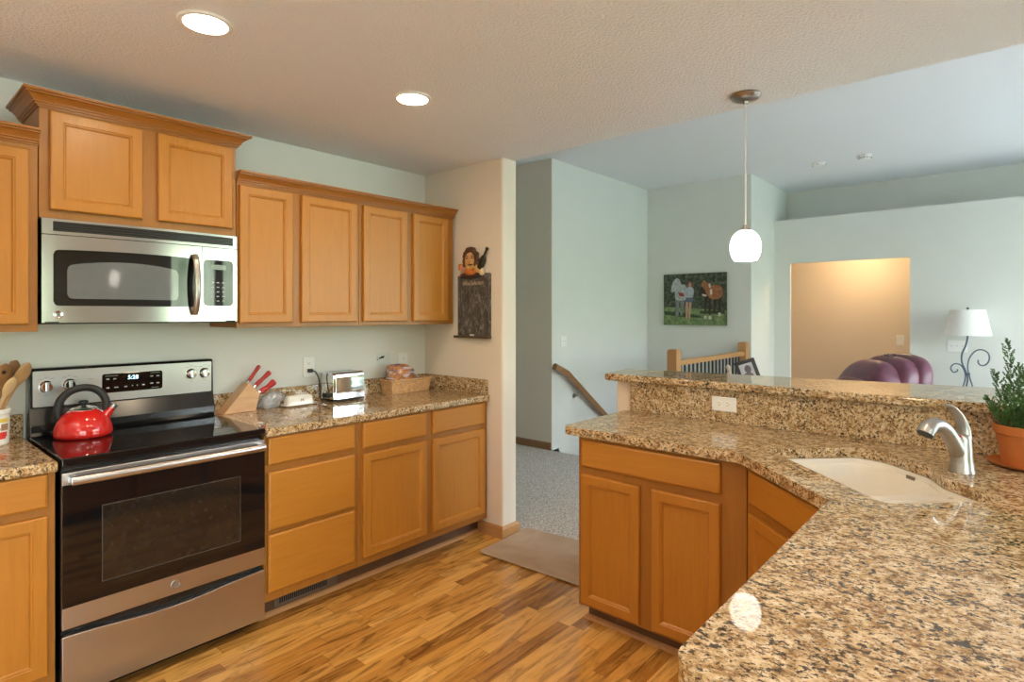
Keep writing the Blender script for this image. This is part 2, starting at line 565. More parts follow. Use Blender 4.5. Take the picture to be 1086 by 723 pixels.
def round_poly(poly, radii, n=6):
    out = []
    m = len(poly)
    for i in range(m):
        r = radii[i] if isinstance(radii, (list, tuple)) else radii
        p = Vector(poly[i]).to_2d()
        a = (Vector(poly[i - 1]).to_2d() - p)
        b = (Vector(poly[(i + 1) % m]).to_2d() - p)
        if r <= 0:
            out.append((p.x, p.y))
            continue
        a.normalize()
        b.normalize()
        ang = a.angle(b)
        d = r / math.tan(ang / 2)
        c = p + (a + b).normalized() * (r / math.sin(ang / 2))
        s, e = p + a * d - c, p + b * d - c
        a0 = math.atan2(s.y, s.x)
        da = math.atan2(e.y, e.x) - a0
        while da > PI:
            da -= 2 * PI
        while da < -PI:
            da += 2 * PI
        for k in range(n + 1):
            q = a0 + da * k / n
            out.append((c.x + r * math.cos(q), c.y + r * math.sin(q)))
    return out

def slab_holes(bm, outer, holes, z0, z1):
    """flat slab of any outline with holes"""
    loops = []
    for z in (z0, z1):
        es, lv = [], []
        for lp in [outer] + holes:
            vs = [bm.verts.new((x, y, z)) for x, y in lp]
            lv.append(vs)
            es += [bm.edges.new((vs[i], vs[(i + 1) % len(vs)])) for i in range(len(vs))]
        bmesh.ops.triangle_fill(bm, use_beauty=True, use_dissolve=False, edges=es, normal=(0, 0, 1))
        loops.append(lv)
    for a, b in zip(*loops):
        n = len(a)
        for i in range(n):
            j = (i + 1) % n
            bm.faces.new((a[i], a[j], b[j], b[i]))

def text_bm(body, size, fn, depth=0.0006, align='CENTER'):
    """lettering as a thin mesh; fn maps flat (x, y, z) to the world"""
    cu = bpy.data.curves.new('lettering', 'FONT')
    cu.body = body
    cu.size = size
    cu.align_x = align
    cu.align_y = 'CENTER'
    cu.extrude = depth
    cu.resolution_u = 3
    o = bpy.data.objects.new('lettering', cu)
    COL.objects.link(o)
    C.view_layer.update()
    me = bpy.data.meshes.new_from_object(o.evaluated_get(C.evaluated_depsgraph_get()))
    bpy.data.objects.remove(o)
    bpy.data.curves.remove(cu)
    bm = B()
    bm.from_mesh(me)
    bpy.data.meshes.remove(me)
    for v in bm.verts:
        v.co = Vector(fn(*v.co))
    return bm

def tag(o, label=None, cat=None, group=None, kind=None):
    if label:
        o['label'] = label
    if cat:
        o['category'] = cat
    if group:
        o['group'] = group
    if kind:
        o['kind'] = kind
    return o

def thing(name, label, cat, loc=(0, 0, 0), group=None):
    o = bpy.data.objects.new(name, None)
    o.empty_display_size = 0.05
    COL.objects.link(o)
    o.location = loc
    WL[o] = Vector(loc)
    return tag(o, label, cat, group)

def obj(name, bm, mat, parent=None, smooth=None, kind=None, bevel=None, recalc=True, origin=True):
    if recalc:
        bmesh.ops.recalc_face_normals(bm, faces=bm.faces[:])
    if parent is not None:
        off = WL[parent]
    elif origin:
        xs = [v.co.x for v in bm.verts]
        ys = [v.co.y for v in bm.verts]
        zs = [v.co.z for v in bm.verts]
        off = Vector(((min(xs) + max(xs)) / 2, (min(ys) + max(ys)) / 2, min(zs)))
    else:
        off = Vector((0, 0, 0))
    bmesh.ops.translate(bm, verts=bm.verts[:], vec=-off)
    me = bpy.data.meshes.new(name)
    bm.to_mesh(me)
    bm.free()
    for mm in (mat if isinstance(mat, (list, tuple)) else [mat]):
        me.materials.append(mm)
    if smooth:
        me.polygons.foreach_set('use_smooth', [True] * len(me.polygons))
        me.set_sharp_from_angle(angle=R(smooth))
    o = bpy.data.objects.new(name, me)
    COL.objects.link(o)
    WL[o] = off.copy()
    if parent is not None:
        o.parent = parent
    else:
        o.location = off
    if bevel:
        md = o.modifiers.new('bevel', 'BEVEL')
        md.width = bevel
        md.segments = 3
        md.limit_method = 'ANGLE'
        md.angle_limit = R(40)
    if kind:
        o['kind'] = kind
    return o

def part(name, mat, parent, fn, smooth=None, bevel=None):
    bm = B()
    fn(bm)
    return obj(name, bm, mat, parent, smooth, bevel=bevel)

def bx(name, mat, parent, *a, **k):
    bm = B()
    box(bm, *a, **k)
    return obj(name, bm, mat, parent)

def struct(name, bm, mat, smooth=None, bevel=None):
    return obj(name, bm, mat, None, smooth, 'structure', bevel)

def wall_x(bm, x0, x1, y0, y1, z0, z1, holes=()):
    """wall running along X with openings (xa, xb, za, zb)"""
    cur = x0
    for a, b, c, d in sorted(holes):
        if a > cur:
            box(bm, cur, a, y0, y1, z0, z1)
        if c > z0:
            box(bm, a, b, y0, y1, z0, c)
        if d < z1:
            box(bm, a, b, y0, y1, d, z1)
        cur = b
    if cur < x1:
        box(bm, cur, x1, y0, y1, z0, z1)

def wall_y(bm, x0, x1, y0, y1, z0, z1, holes=()):
    cur = y0
    for a, b, c, d in sorted(holes):
        if a > cur:
            box(bm, x0, x1, cur, a, z0, z1)
        if c > z0:
            box(bm, x0, x1, a, b, z0, c)
        if d < z1:
            box(bm, x0, x1, a, b, d, z1)
        cur = b
    if cur < y1:
        box(bm, x0, x1, cur, y1, z0, z1)

def sweep(bm, path, profile):
    """profile (out, z) along a 2-D path; 'out' is to the right of travel"""
    P = [Vector(p).to_2d() for p in path]
    secs = []
    for i, p in enumerate(P):
        dirs = []
        if i > 0:
            dirs.append((p - P[i - 1]).normalized())
        if i < len(P) - 1:
            dirs.append((P[i + 1] - p).normalized())
        ns = [Vector((d.y, -d.x)) for d in dirs]
        if len(ns) == 2:
            n = (ns[0] + ns[1])
            n = n / (n.length_squared / 2)
        else:
            n = ns[0]
        secs.append([bm.verts.new((p.x + n.x * o, p.y + n.y * o, z)) for o, z in profile])
    k = len(profile)
    for a, b in zip(secs, secs[1:]):
        for i in range(k):
            j = (i + 1) % k
            bm.faces.new((a[i], a[j], b[j], b[i]))
    bm.faces.new(secs[0][::-1])
    bm.faces.new(secs[-1])

# ------------------------------------------------------------------ the setting
YW, XE = 3.248, 2.762           # stove wall plane, end wall plane
HK, HL = 2.446, 3.08            # kitchen and living ceilings

bm = B(); box(bm, -2.6, 2.90, -3.3, YW, -0.06, 0.0); struct('floor_kitchen', bm, M['floor'])
bm = B()
box(bm, 2.90, 4.86, -3.3, 6.0, -0.06, 0.006)
box(bm, 4.86, 5.0, 3.69, 6.0, -0.06, 0.006)
box(bm, 4.86, 9.2, -3.3, 2.40, -0.06, 0.006)
box(bm, 7.08, 9.2, 2.40, 3.7, -0.06, 0.006)
struct('floor_carpet', bm, M['carpet'])
# stairs going down along the green wall
bm = B()
for i in range(9):
    x0 = 4.86 + i * 0.245
    if x0 > 6.9:
        break
    box(bm, x0, min(x0 + 0.27, 6.962), 2.40, 3.69, -2.4, -0.06 - 0.19 * (i + 1) + 0.06)
struct('staircase', bm, M['carpet'])
bm = B(); box(bm, 4.60, 6.962, 2.28, 2.399, -2.4, -0.061); box(bm, 4.60, 4.859, 2.399, 3.69, -2.4, -0.061); struct('wall_stairwell', bm, M['paint'])

bm = B(); box(bm, -2.72, 2.902, YW, YW + 0.12, 0, HK + 0.1); struct('wall_stove', bm, M['paint'])
bm = B(); prism(bm, round_poly([(XE, 2.488), (2.902, 2.488), (2.902, YW), (XE, YW)], [0.016, 0.016, 0, 0]), 0, HK); struct('wall_end', bm, M['paint_warmlit'], 30)
bm = B(); box(bm, 4.87, 4.99, 3.81, 6.0, 0, HL); box(bm, 4.87, 4.99, 3.692, 3.81, 0, HL); struct('wall_hall_left', bm, M['paint_warmlit'])
bm = B(); box(bm, 2.9, 4.87, 5.9, 6.0, 0, HL); struct('wall_hall_end', bm, M['paint'])
bm = B(); box(bm, 2.902, 3.0, YW + 0.12, 5.9, 0, HL); struct('wall_hall_right', bm, M['paint'])
bm = B(); box(bm, 4.88, 7.08, 3.69, 3.81, -2.4, HL); struct('wall_stairs', bm, M['paint'])
bm = B(); box(bm, 6.962, 7.08, 2.348, 3.69, -2.4, HL); struct('wall_landing', bm, M['paint'])
bm = B(); box(bm, 7.08, 7.862, 2.348, 2.468, 0, HL); box(bm, 7.862, 8.5, 2.348, 2.468, 2.50, HL); struct('wall_return', bm, M['paint'])
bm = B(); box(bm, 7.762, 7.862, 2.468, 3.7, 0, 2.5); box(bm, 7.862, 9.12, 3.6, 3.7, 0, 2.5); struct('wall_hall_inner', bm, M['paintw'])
bm = B(); wall_y(bm, 7.815, 7.862, -3.2, 2.348, 0, 2.63, [(0.902, 2.156, 0, 2.078)]); struct('wall_ledge', bm, M['paint'])
bm = B(); box(bm, 7.862, 9.12, -3.2, 3.7, 2.50, 2.63); struct('ceiling_hall', bm, M['paint'])
bm = B(); box(bm, 8.40, 8.5, -3.2, 2.348, 2.63, HL); struct('wall_far', bm, M['paint'])
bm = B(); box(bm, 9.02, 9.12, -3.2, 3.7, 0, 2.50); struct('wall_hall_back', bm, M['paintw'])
bm = B(); box(bm, 2.88, 8.5, -3.3, 6.0, HL, HL + 0.1); struct('ceiling_living', bm, M['ceil2'])
bm = B()
prism_axis(bm, [(-2.72, HK), (2.868, HK), (2.895, HK + 0.02), (2.902, HK + 0.05), (2.902, HL), (2.80, HL), (2.80, HK + 0.12), (-2.72, HK + 0.12)], -3.3, YW + 0.12, lambda u, v, a: (u, a, v))
struct('ceiling_kitchen', bm, M['ceil'])
bm = B(); wall_x(bm, -2.72, 9.12, -3.34, -3.2, 0, HL, WINDOWS); struct('wall_daylight', bm, M['paint'])
bm = B(); box(bm, -2.72, -2.6, -3.3, YW, 0, HK); struct('wall_behind', bm, M['paint'])
bm = B(); box(bm, -60, 60, -80, -3.4, -0.35, -0.3); struct('ground_lawn', bm, M['lawn'])
bm = B(); box(bm, -4, 10, -9.5, -3.36, -0.3, -0.06); struct('ground_bounce', bm, plain('pale_bounce_slab', (0.66, 0.65, 0.61), 0.85, 0.08, 8))  # pale slab added outside to bounce daylight up to the ceilings
for i, (a, b, c, d) in enumerate(WINDOWS):
    bm = B()
    for q in ((a, a + 0.05, c, d), (b - 0.05, b, c, d), (a, b, c, c + 0.05), (a, b, d - 0.05, d), ((a + b) / 2 - 0.025, (a + b) / 2 + 0.025, c, d)):
        box(bm, q[0], q[1], -3.31, -3.25, q[2], q[3])
    wf = struct('window_%d' % (i + 1), bm, M['white'])
    bx('pane', M['pane'], wf, a + 0.04, b - 0.04, -3.283, -3.277, c + 0.04, d - 0.04)

# pony wall under the raised bar
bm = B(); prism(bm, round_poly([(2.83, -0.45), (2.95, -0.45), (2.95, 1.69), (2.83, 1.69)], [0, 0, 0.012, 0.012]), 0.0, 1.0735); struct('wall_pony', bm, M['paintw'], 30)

# baseboards and shoe mouldings
BASE = [(0, 0), (0.013, 0), (0.013, 0.062), (0.008, 0.074), (0, 0.078)]
bm = B(); sweep(bm, [(XE, 2.70), (XE, 2.488), (2.902, 2.488), (2.902, 3.2)], BASE); struct('baseboard_end', bm, M['oak'])
bm = B(); sweep(bm, [(4.87, 5.9), (4.87, 3.692)], [(o, z + 0.006) for o, z in BASE]); struct('baseboard_hall', bm, M['oakdark'])
bm = B(); sweep(bm, [(2.83, 1.69), (2.95, 1.69)][::-1] + [(2.83, 1.57)], BASE); struct('baseboard_pony', bm, M['oak'])
QR = [(0, 0), (0.018, 0), (0.017, 0.008), (0.011, 0.015), (0.0, 0.02)]
bm = B(); sweep(bm, [(1.264, 2.700), (XE - 0.014, 2.700)], QR); struct('trim_1', bm, M['oak'])
bm = B(); sweep(bm, [(2.80, 1.534), (2.318, 1.534), (2.318, 0.85)][::-1] if False else [(2.318, 0.80), (2.318, 1.534), (2.80, 1.534)], [(-o, z) for o, z in QR]); struct('trim_2', bm, M['oak'])

# ------------------------------------------------------------------ kitchen: cabinets on the stove wall
YF = 2.924                       # upper face-frame plane
YB = 2.624                       # base face-frame plane
def upper(name, label, x0, x1, z0, z1, doors, group):
    t = thing(name, label, 'cabinet', ((x0 + x1) / 2, (YF + YW) / 2, z0), group)
    part('body', M['cabframe'], t, lambda bm: box(bm, x0, x1, YF, YW - 0.001, z0, z1, 0.0015, 1))
    for a, b, c, d in doors:
        part('door', M['cab'], t, lambda bm: rings_front(bm, (a, YF - 0.001, c), (1, 0, 0), (0, 0, 1), (0, -1, 0), b - a, d - c, DOOR))
    return t
upper('wall_cabinet', 'maple wall cabinet cut off by the left picture edge, left of the microwave', -0.26, 0.495, 1.374, 2.14, [(-0.235, 0.105, 1.402, 2.088), (0.126, 0.466, 1.402, 2.088)], 'maple wall cabinets')
upper('wall_cabinet', 'maple wall cabinet with two short doors right above the microwave', 0.498, 1.267, 1.828, 2.285, [(0.531, 0.857, 1.862, 2.258), (0.917, 1.244, 1.862, 2.258)], 'maple wall cabinets')
upper('wall_cabinet', 'two-door maple wall cabinet just right of the microwave, above the knife block', 1.270, 1.979, 1.374, 2.12, [(1.279, 1.560, 1.397, 2.086), (1.610, 1.957, 1.397, 2.086)], 'maple wall cabinets')
upper('wall_cabinet', 'two-door maple wall cabinet in the corner beside the chalkboard, above the bread basket', 1.981, 2.735, 1.374, 2.12, [(2.002, 2.327, 1.397, 2.086), (2.378, 2.677, 1.397, 2.086)], 'maple wall cabinets')

CROWN = [(0.0, 0.0), (0.006, 0.0), (0.006, 0.007), (0.013, 0.008), (0.013, 0.015), (0.020, 0.017), (0.020, 0.022), (0.026, 0.030), (0.036, 0.040), (0.046, 0.044), (0.046, 0.050), (0.056, 0.051), (0.056, 0.061), (0.0, 0.061)]
def crown(label, path, z, s=1.0):
    bm = B()
    sweep(bm, path, [(o * s, z + q) for o, q in CROWN])
    tag(obj('crown_molding', bm, M['crown']), label, 'crown molding', 'maple crown moldings')
# travel so that the room lies on the right-hand side
crown('tall stepped crown molding wrapped around the cabinet over the microwave', [(0.498, YW - 0.002), (0.498, YF), (1.267, YF), (1.267, YW - 0.002)], 2.266)
crown('long crown molding across the four-door wall cabinets right of the microwave', [(1.269, YF), (2.735, YF)], 2.092, 0.95)
crown('crown molding on the cabinet at the far left picture edge', [(-0.26, YF), (0.496, YF)], 2.108, 0.95)

def base_cab(label, x0, x1, fronts, group, zt=0.8755):
    t = thing('base_cabinet', label, 'cabinet', ((x0 + x1) / 2, (YB + YW) / 2, 0), group)
    def body(bm):
        box(bm, x0, x1, YB, YW - 0.002, 0.105, zt, 0.0015, 1)
    part('body', M['cabframe'], t, body)
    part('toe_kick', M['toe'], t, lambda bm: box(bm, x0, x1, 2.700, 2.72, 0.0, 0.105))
    for kind, a, b, c, d in fronts:
        if kind == 'door':
            part('door', M['cab'], t, lambda bm: rings_front(bm, (a, YB - 0.0005, c), (1, 0, 0), (0, 0, 1), (0, -1, 0), b - a, d - c, DOOR))
        else:
            part('drawer', M['cabh'], t, lambda bm: rings_front(bm, (a, YB - 0.0005, c), (1, 0, 0), (0, 0, 1), (0, -1, 0), b - a, d - c, SLAB))
    return t
base_cab('maple base cabinet left of the range, under the utensil crock', -0.12, 0.494, [('drawer', -0.09, 0.47, 0.752, 0.872), ('door', -0.09, 0.18, 0.152, 0.722), ('door', 0.20, 0.47, 0.152, 0.722)], 'maple base cabinets on the stove wall')
base_cab('maple base cabinet of three stacked drawers beside the range', 1.264, 1.768, [('drawer', 1.278, 1.744, 0.742, 0.868), ('drawer', 1.278, 1.744, 0.437, 0.708), ('drawer', 1.278, 1.744, 0.148, 0.418)], 'maple base cabinets on the stove wall')
base_cab('maple base cabinet with two drawers over two doors, next to the end wall', 1.770, XE - 0.003, [('drawer', 1.795, 2.232, 0.730, 0.866), ('drawer', 2.282, 2.724, 0.730, 0.866), ('door', 1.795, 2.232, 0.148, 0.700), ('door', 2.282, 2.724, 0.148, 0.700)], 'maple base cabinets on the stove wall')

# toe-kick heat register
t = thing('heat_register', 'dark slotted heat register in the toe kick beneath the drawer cabinet', 'vent', (1.52, 2.698, 0.03))
def f(bm):
    box(bm, 1.350, 1.690, 2.694, 2.6995, 0.028, 0.098, 0.001, 1)
part('frame', plain('bronze_register', (0.13, 0.10, 0.075), 0.45), t, f)
def f(bm):
    for i in range(24):
        x = 1.375 + i * 0.0108
        box(bm, x, x + 0.006, 2.692, 2.6945, 0.042, 0.084)
part('slots', plain('register_slots', (0.006, 0.005, 0.004), 0.8), t, f)

# countertops on the stove wall
def stove_counter(label, x0, x1, right_side=False):
    t = thing('countertop', label, 'countertop', ((x0 + x1) / 2, 2.92, 0.876), 'granite countertops')
    rr = 0.004
    def f(bm):
        prism(bm, [(x0, 2.594), (x1, 2.594), (x1, YW - 0.001), (x0, YW - 0.001)], 0.876, 0.914)
    part('slab', M['granite'], t, f, bevel=0.007)
    part('backsplash', M['granite'], t, lambda bm: box(bm, x0, x1 - (0.0215 if right_side else 0), YW - 0.0205, YW - 0.001, 0.9142, 1.012, 0.003, 2))
    if right_side:
        part('side_splash', M['granite'], t, lambda bm: box(bm, XE - 0.021, XE - 0.001, 2.612, YW - 0.001, 0.9142, 1.012, 0.003, 2))
stove_counter('granite countertop with backsplash left of the range', -0.12, 0.497)
stove_counter('granite countertop with backsplash right of the range, holding toaster and basket', 1.262, XE - 0.001, True)

# ------------------------------------------------------------------ range
X0, X1 = 0.508, 1.257
t = thing('electric_range', 'freestanding stainless electric range with black glass cooktop', 'stove', ((X0 + X1) / 2, 2.9, 0))
YD = 2.598
part('body', M['black'], t, lambda bm: (box(bm, X0 + 0.002, X1 - 0.002, YD + 0.03, 3.235, 0.03, 0.893, 0.002, 1), box(bm, X0 + 0.03, X1 - 0.03, YD + 0.08, 3.2, 0.0, 0.03)))
part('cooktop', M['blackglass'], t, lambda bm: box(bm, X0 - 0.001, X1 + 0.001, YD - 0.004, 3.165, 0.893, 0.9195, 0.004, 3))
bpm = plain('burner_print', (0.05, 0.05, 0.055), 0.25)
for cx, cy, r in ((0.70, 2.76, 0.10), (1.07, 2.76, 0.115), (0.70, 3.02, 0.08), (1.07, 3.02, 0.09)):
    part('burner_ring', bpm, t, lambda bm: lathe(bm, [(r - 0.001, 0.9196), (r, 0.91975), (r + 0.001, 0.9196)], cx, cy, 56, False))
def f(bm):
    box(bm, X0, X1, YD, YD + 0.03, 0.297, 0.866, 0.003, 2)
dr = part('oven_door', M['steel'], t, f)
part('door_glass', M['blackglass'], dr, lambda bm: box(bm, X0 + 0.001, X1 - 0.001, YD - 0.003, YD + 0.01, 0.376, 0.822, 0.0012, 1))
part('oven_window', M['ovenglass'], dr, lambda bm: prism_axis(bm, round_poly([(0.632, 0.44), (1.142, 0.44), (1.142, 0.722), (0.632, 0.722)], 0.012), YD - 0.0042, YD - 0.002, lambda u, v, a: (u, a, v)))
def f(bm):
    o = [(0.630, 0.438), (1.144, 0.438), (1.144, 0.724), (0.630, 0.724)]
    for z in ((o[0], o[1]), (o[1], o[2]), (o[2], o[3]), (o[3], o[0])):
        (a, b), (c, d) = z
        tube(bm, [(a, YD - 0.0042, b), (c, YD - 0.0042, d)], 0.0013, 6)
part('window_outline', plain('grey_outline', (0.07, 0.065, 0.06), 0.3), dr, f)
def f(bm):
    tube(bm, smoothpts([(X0 + 0.022, YD - 0.048, 0.843), (X0 + 0.2, YD - 0.052, 0.843), (X1 - 0.2, YD - 0.052, 0.843), (X1 - 0.022, YD - 0.048, 0.843)], 4), 0.0135, 16, flat=[(0.016, 0.012)] * 13)
    for x in (X0 + 0.03, X1 - 0.03):
        box(bm, x - 0.012, x + 0.012, YD - 0.048, YD + 0.001, 0.830, 0.856, 0.003, 2)
part('handle', M['steel'], dr, f, 40)
def badge(bm, fn, r):
    """round raised emblem"""
    rings = []
    for rr, d in ((r, 0), (r, 0.0015), (r * 0.88, 0.0022), (r * 0.8, 0.0016), (0, 0.0016)):
        if rr == 0:
            rings.append([bm.verts.new(fn(0, 0, d))])
        else:
            rings.append([bm.verts.new(fn(rr * math.cos(2 * PI * i / 28), rr * math.sin(2 * PI * i / 28), d)) for i in range(28)])
    for a, b in zip(rings, rings[1:]):
        for i in range(28):
            j = (i + 1) % 28
            bm.faces.new((a[i], a[j], b[0]) if len(b) == 1 else (a[i], a[j], b[j], b[i]))
def badge_script(bm, fn, r):
    """the looping monogram strokes inside the emblem"""
    def st(pts):
        tube(bm, [fn(x * r, y * r, 0.002) for x, y, *_ in [tuple(p) for p in smoothpts([(x, y, 0) for x, y in pts], 5)]], r * 0.05, 5)
    st([(-0.1, 0.45), (-0.45, 0.4), (-0.5, 0.0), (-0.3, -0.35), (-0.05, -0.1), (-0.25, 0.05), (-0.05, -0.1), (-0.05, -0.5)])
    st([(0.5, 0.35), (0.25, 0.48), (0.12, 0.2), (0.35, 0.05), (0.1, -0.1), (0.15, -0.42), (0.5, -0.3)])
    for k in range(4):
        a = k * PI / 2 + 0.4
        st([(0.72 * math.cos(a), 0.72 * math.sin(a)), (0.66 * math.cos(a + 0.35), 0.66 * math.sin(a + 0.35)), (0.74 * math.cos(a + 0.8), 0.74 * math.sin(a + 0.8))])
fn = lambda x, y, d: (0.885 + x, YD - 0.0002 - d, 0.336 + y)
em = part('emblem', M['steel'], dr, lambda bm: badge(bm, fn, 0.019), 40)
part('emblem_script', M['mark'], em, lambda bm: badge_script(bm, fn, 0.019))
def f(bm):
    n = 24
    top = []
    for i in range(n + 1):
        u = i / n
        top.append((X0 + (X1 - X0) * u, 0.272 - 0.022 * (math.sin(PI * u) ** 2) - 0.0 * u))
    prism_axis(bm, [(X0, 0.048), (X1, 0.048)] + top[::-1], YD, YD + 0.03, lambda u, v, a: (u, a, v))
part('storage_drawer', M['steel'], t, f, bevel=0.003)
# backguard
def f(bm):
    prism_axis(bm, [(3.165, 0.9), (3.150, 0.935), (3.150, 0.965), (3.172, 1.035), (3.178, 1.2), (3.186, 1.208), (3.238, 1.208), (3.238, 0.9)], X0 - 0.002, X1 + 0.002, lambda u, v, a: (a, u, v))
bgd = part('backguard', M['black'], t, f, bevel=0.004)
part('control_panel', M['steel'], bgd, lambda bm: prism_axis(bm, round_poly([(X0 + 0.012, 1.042), (X1 - 0.010, 1.042), (X1 - 0.010, 1.196), (X0 + 0.012, 1.196)], 0.006), 3.1685, 3.18, lambda u, v, a: (u, a, v)))
YP = 3.1685
part('display', M['blackglass'], bgd, lambda bm: prism_axis(bm, round_poly([(0.768, 1.078), (1.018, 1.078), (1.018, 1.166), (0.768, 1.166)], 0.010), YP - 0.002, YP + 0.004, lambda u, v, a: (u, a, v)), bevel=0.001)
bm = text_bm('5:28', 0.026, lambda x, y, z: (0.892 + x, YP - 0.0027 - z, 1.143 + y), 0.0004)
obj('clock_digits', bm, M['clock'], bgd)
for x, z, wd in ((0.79, 1.142, 0.012), (0.818, 1.142, 0.012), (0.79, 1.102, 0.012), (0.824, 1.102, 0.016), (0.862, 1.102, 0.012), (0.889, 1.104, 0.004), (0.909, 1.104, 0.004), (0.935, 1.104, 0.012), (0.970, 1.142, 0.012), (0.997, 1.142, 0.012), (0.970, 1.108, 0.012), (0.997, 1.108, 0.012)):
    bx('key_mark', M['markl'], bgd, x - wd / 2, x + wd / 2, YP - 0.0026, YP - 0.0019, z - 0.003, z + 0.002)
for x, z, wd in ((0.805, 1.156, 0.05), (0.985, 1.158, 0.04), (0.985, 1.087, 0.03)):
    bx('key_mark', M['markl'], bgd, x - wd / 2, x + wd / 2, YP - 0.0026, YP - 0.0019, z - 0.0008, z + 0.0008)
def knob(x, z):
    def disc(bm, prof):
        b2 = B()
        lathe(b2, prof, 0, 0, 32)
        for v in b2.verts:
            v.co = Vector((x + v.co.x, YP - v.co.z, z + v.co.y))
        me = bpy.data.meshes.new('tmp'); b2.to_mesh(me); b2.free(); bm.from_mesh(me); bpy.data.meshes.remove(me)
    k = part('knob', M['chrome'], bgd, lambda bm: disc(bm, [(0.026, 0.0), (0.026, 0.004), (0.022, 0.008), (0.0205, 0.010), (0.0205, 0.018), (0.018, 0.022), (0.0, 0.022)]), 35)
    part('grip', M['steel'], k, lambda bm: box(bm, x - 0.0055, x + 0.0055, YP - 0.032, YP - 0.02, z - 0.021, z + 0.021, 0.003, 2))
for x, z in ((0.566, 1.128), (0.648, 1.130), (1.150, 1.139), (1.213, 1.139)):
    knob(x, z)
for x, z in ((0.566, 1.128), (0.648, 1.130), (1.150, 1.139), (1.213, 1.139)):
        for a, dx in ((0.034, -0.020), (0.034, 0.02), (0.040, 0.0), (-0.037, 0.0)):
            bx('dial_mark', M['mark'], bgd, x + dx - 0.008, x + dx + 0.008, YP - 0.0007, YP + 0.001, z + a - 0.001, z + a + 0.001)
bx('dial_mark', M['mark'], bgd, 0.714, 0.734, YP - 0.0007, YP + 0.001, 1.148, 1.150)

# ------------------------------------------------------------------ microwave
A0, A1, Z0, Z1 = 0.503, 1.262, 1.408, 1.824
t = thing('microwave_oven', 'stainless over-the-range microwave hung beneath the short maple cabinet', 'microwave', ((A0 + A1) / 2, 3.0, Z0))
YM = 2.900
def bow(x):
    u = (x - A0) / (A1 - A0)
    return YM - 0.019 * (1 - (2 * u - 1) ** 2)
def bow_panel(bm, x0, x1, z0, z1, d0, d1, n=16, rnd=0):
    """panel following the bowed front; d = distance in front of the bow"""
    g = []
    for i in range(n + 1):
        x = x0 + (x1 - x0) * i / n
        g.append([bm.verts.new((x, bow(x) - d1, z0)), bm.verts.new((x, bow(x) - d1, z1)), bm.verts.new((x, bow(x) - d0, z1)), bm.verts.new((x, bow(x) - d0, z0))])
    for a, b in zip(g, g[1:]):
        for k in range(4):
            j = (k + 1) % 4
            bm.faces.new((a[k], a[j], b[j], b[k]))
    bm.faces.new(g[0][::-1])
    bm.faces.new(g[-1])
part('housing', M['blackplastic'], t, lambda bm: box(bm, A0, A1, YM + 0.002, YW - 0.001, Z0 + 0.004, Z1, 0.002, 1))
tv = part('vent_panel', M['steelm'], t, lambda bm: bow_panel(bm, A0, A1, 1.762, Z1, -0.03, 0.0), 30)
def f(bm):
    bow_panel(bm, A0 + 0.035, A1 - 0.02, 1.775, 1.814, -0.02, 0.0008)
gr = part('vent_recess', M['black'], tv, f)
def f(bm):
    for k in range(4):
        z = 1.779 + k * 0.0095
        bow_panel(bm, A0 + 0.036, A1 - 0.021, z, z + 0.0028, -0.01, 0.0035)
part('vent_slats', M['blackplastic'], gr, f)
XS = 1.096
dm = part('door', M['steelm'], t, lambda bm: bow_panel(bm, A0, XS - 0.001, Z0, 1.759, -0.03, 0.0), 30)
def arch_panel(bm, x0, x1, z0, z1, rise, d0, d1, n=90):
    """window outline with a gently arched top on the bowed door"""
    g = []
    for i in range(n + 1):
        u = i / n
        x = x0 + (x1 - x0) * u
        e = min(u, 1 - u) * (x1 - x0)
        r = 0.018
        cz = 0 if e > r else r - math.sqrt(max(0, r * r - (r - e) ** 2))
        zt = z1 + rise * (1 - (2 * u - 1) ** 2) - cz
        zb = z0 + cz
        g.append([bm.verts.new((x, bow(x) - d1, zb)), bm.verts.new((x, bow(x) - d1, zt)), bm.verts.new((x, bow(x) - d0, zt)), bm.verts.new((x, bow(x) - d0, zb))])
    for a, b in zip(g, g[1:]):
        for k in range(4):
            j = (k + 1) % 4
            bm.faces.new((a[k], a[j], b[j], b[k]))
    bm.faces.new(g[0][::-1])
    bm.faces.new(g[-1])
gl = part('door_glass', M['blackglass'], dm, lambda bm: arch_panel(bm, A0 + 0.036, XS - 0.030, 1.476, 1.700, 0.006, -0.01, 0.0012))
part('window_screen', M['mwglass'], gl, lambda bm: arch_panel(bm, A0 + 0.080, XS - 0.105, 1.505, 1.640, 0.022, -0.01, 0.0022))
def f(bm):
    pts, fl = [], []
    for i in range(15):
        u = i / 14
        z = 1.442 + 0.274 * u
        pts.append((XS - 0.036, bow(XS) - 0.012 - 0.034 * math.sin(PI * u) ** 0.6, z))
        fl.append((0.0135, 0.008))
    tube(bm, pts, 0.01, 12, flat=fl, up=(1, 0, 0))
part('handle', M['nickel'], dm, f, 40)
fn = lambda x, y, d: (A0 + 0.052 + x, bow(A0 + 0.052) - 0.0005 - d, 1.441 + y)
em = part('emblem', M['steelm'], dm, lambda bm: badge(bm, fn, 0.017), 40)
part('emblem_script', M['mark'], em, lambda bm: badge_script(bm, fn, 0.017))
cp = part('control_panel', M['steelm'], t, lambda bm: bow_panel(bm, XS + 0.001, A1, Z0, 1.759, -0.03, 0.0), 30)
kp = part('keypad', M['blackglass'], cp, lambda bm: arch_panel(bm, XS + 0.006, A1 - 0.020, 1.482, 1.700, 0.0, -0.01, 0.0012))
for r in range(5):
    for c in range(3):
        x = XS + 0.045 + c * 0.027
        z = 1.505 + r * 0.022
        y = bow(x) - 0.0016
        bx('key_mark', M['markl'], kp, x - 0.006, x + 0.006, y - 0.0004, y + 0.001, z - 0.0025, z + 0.0025)
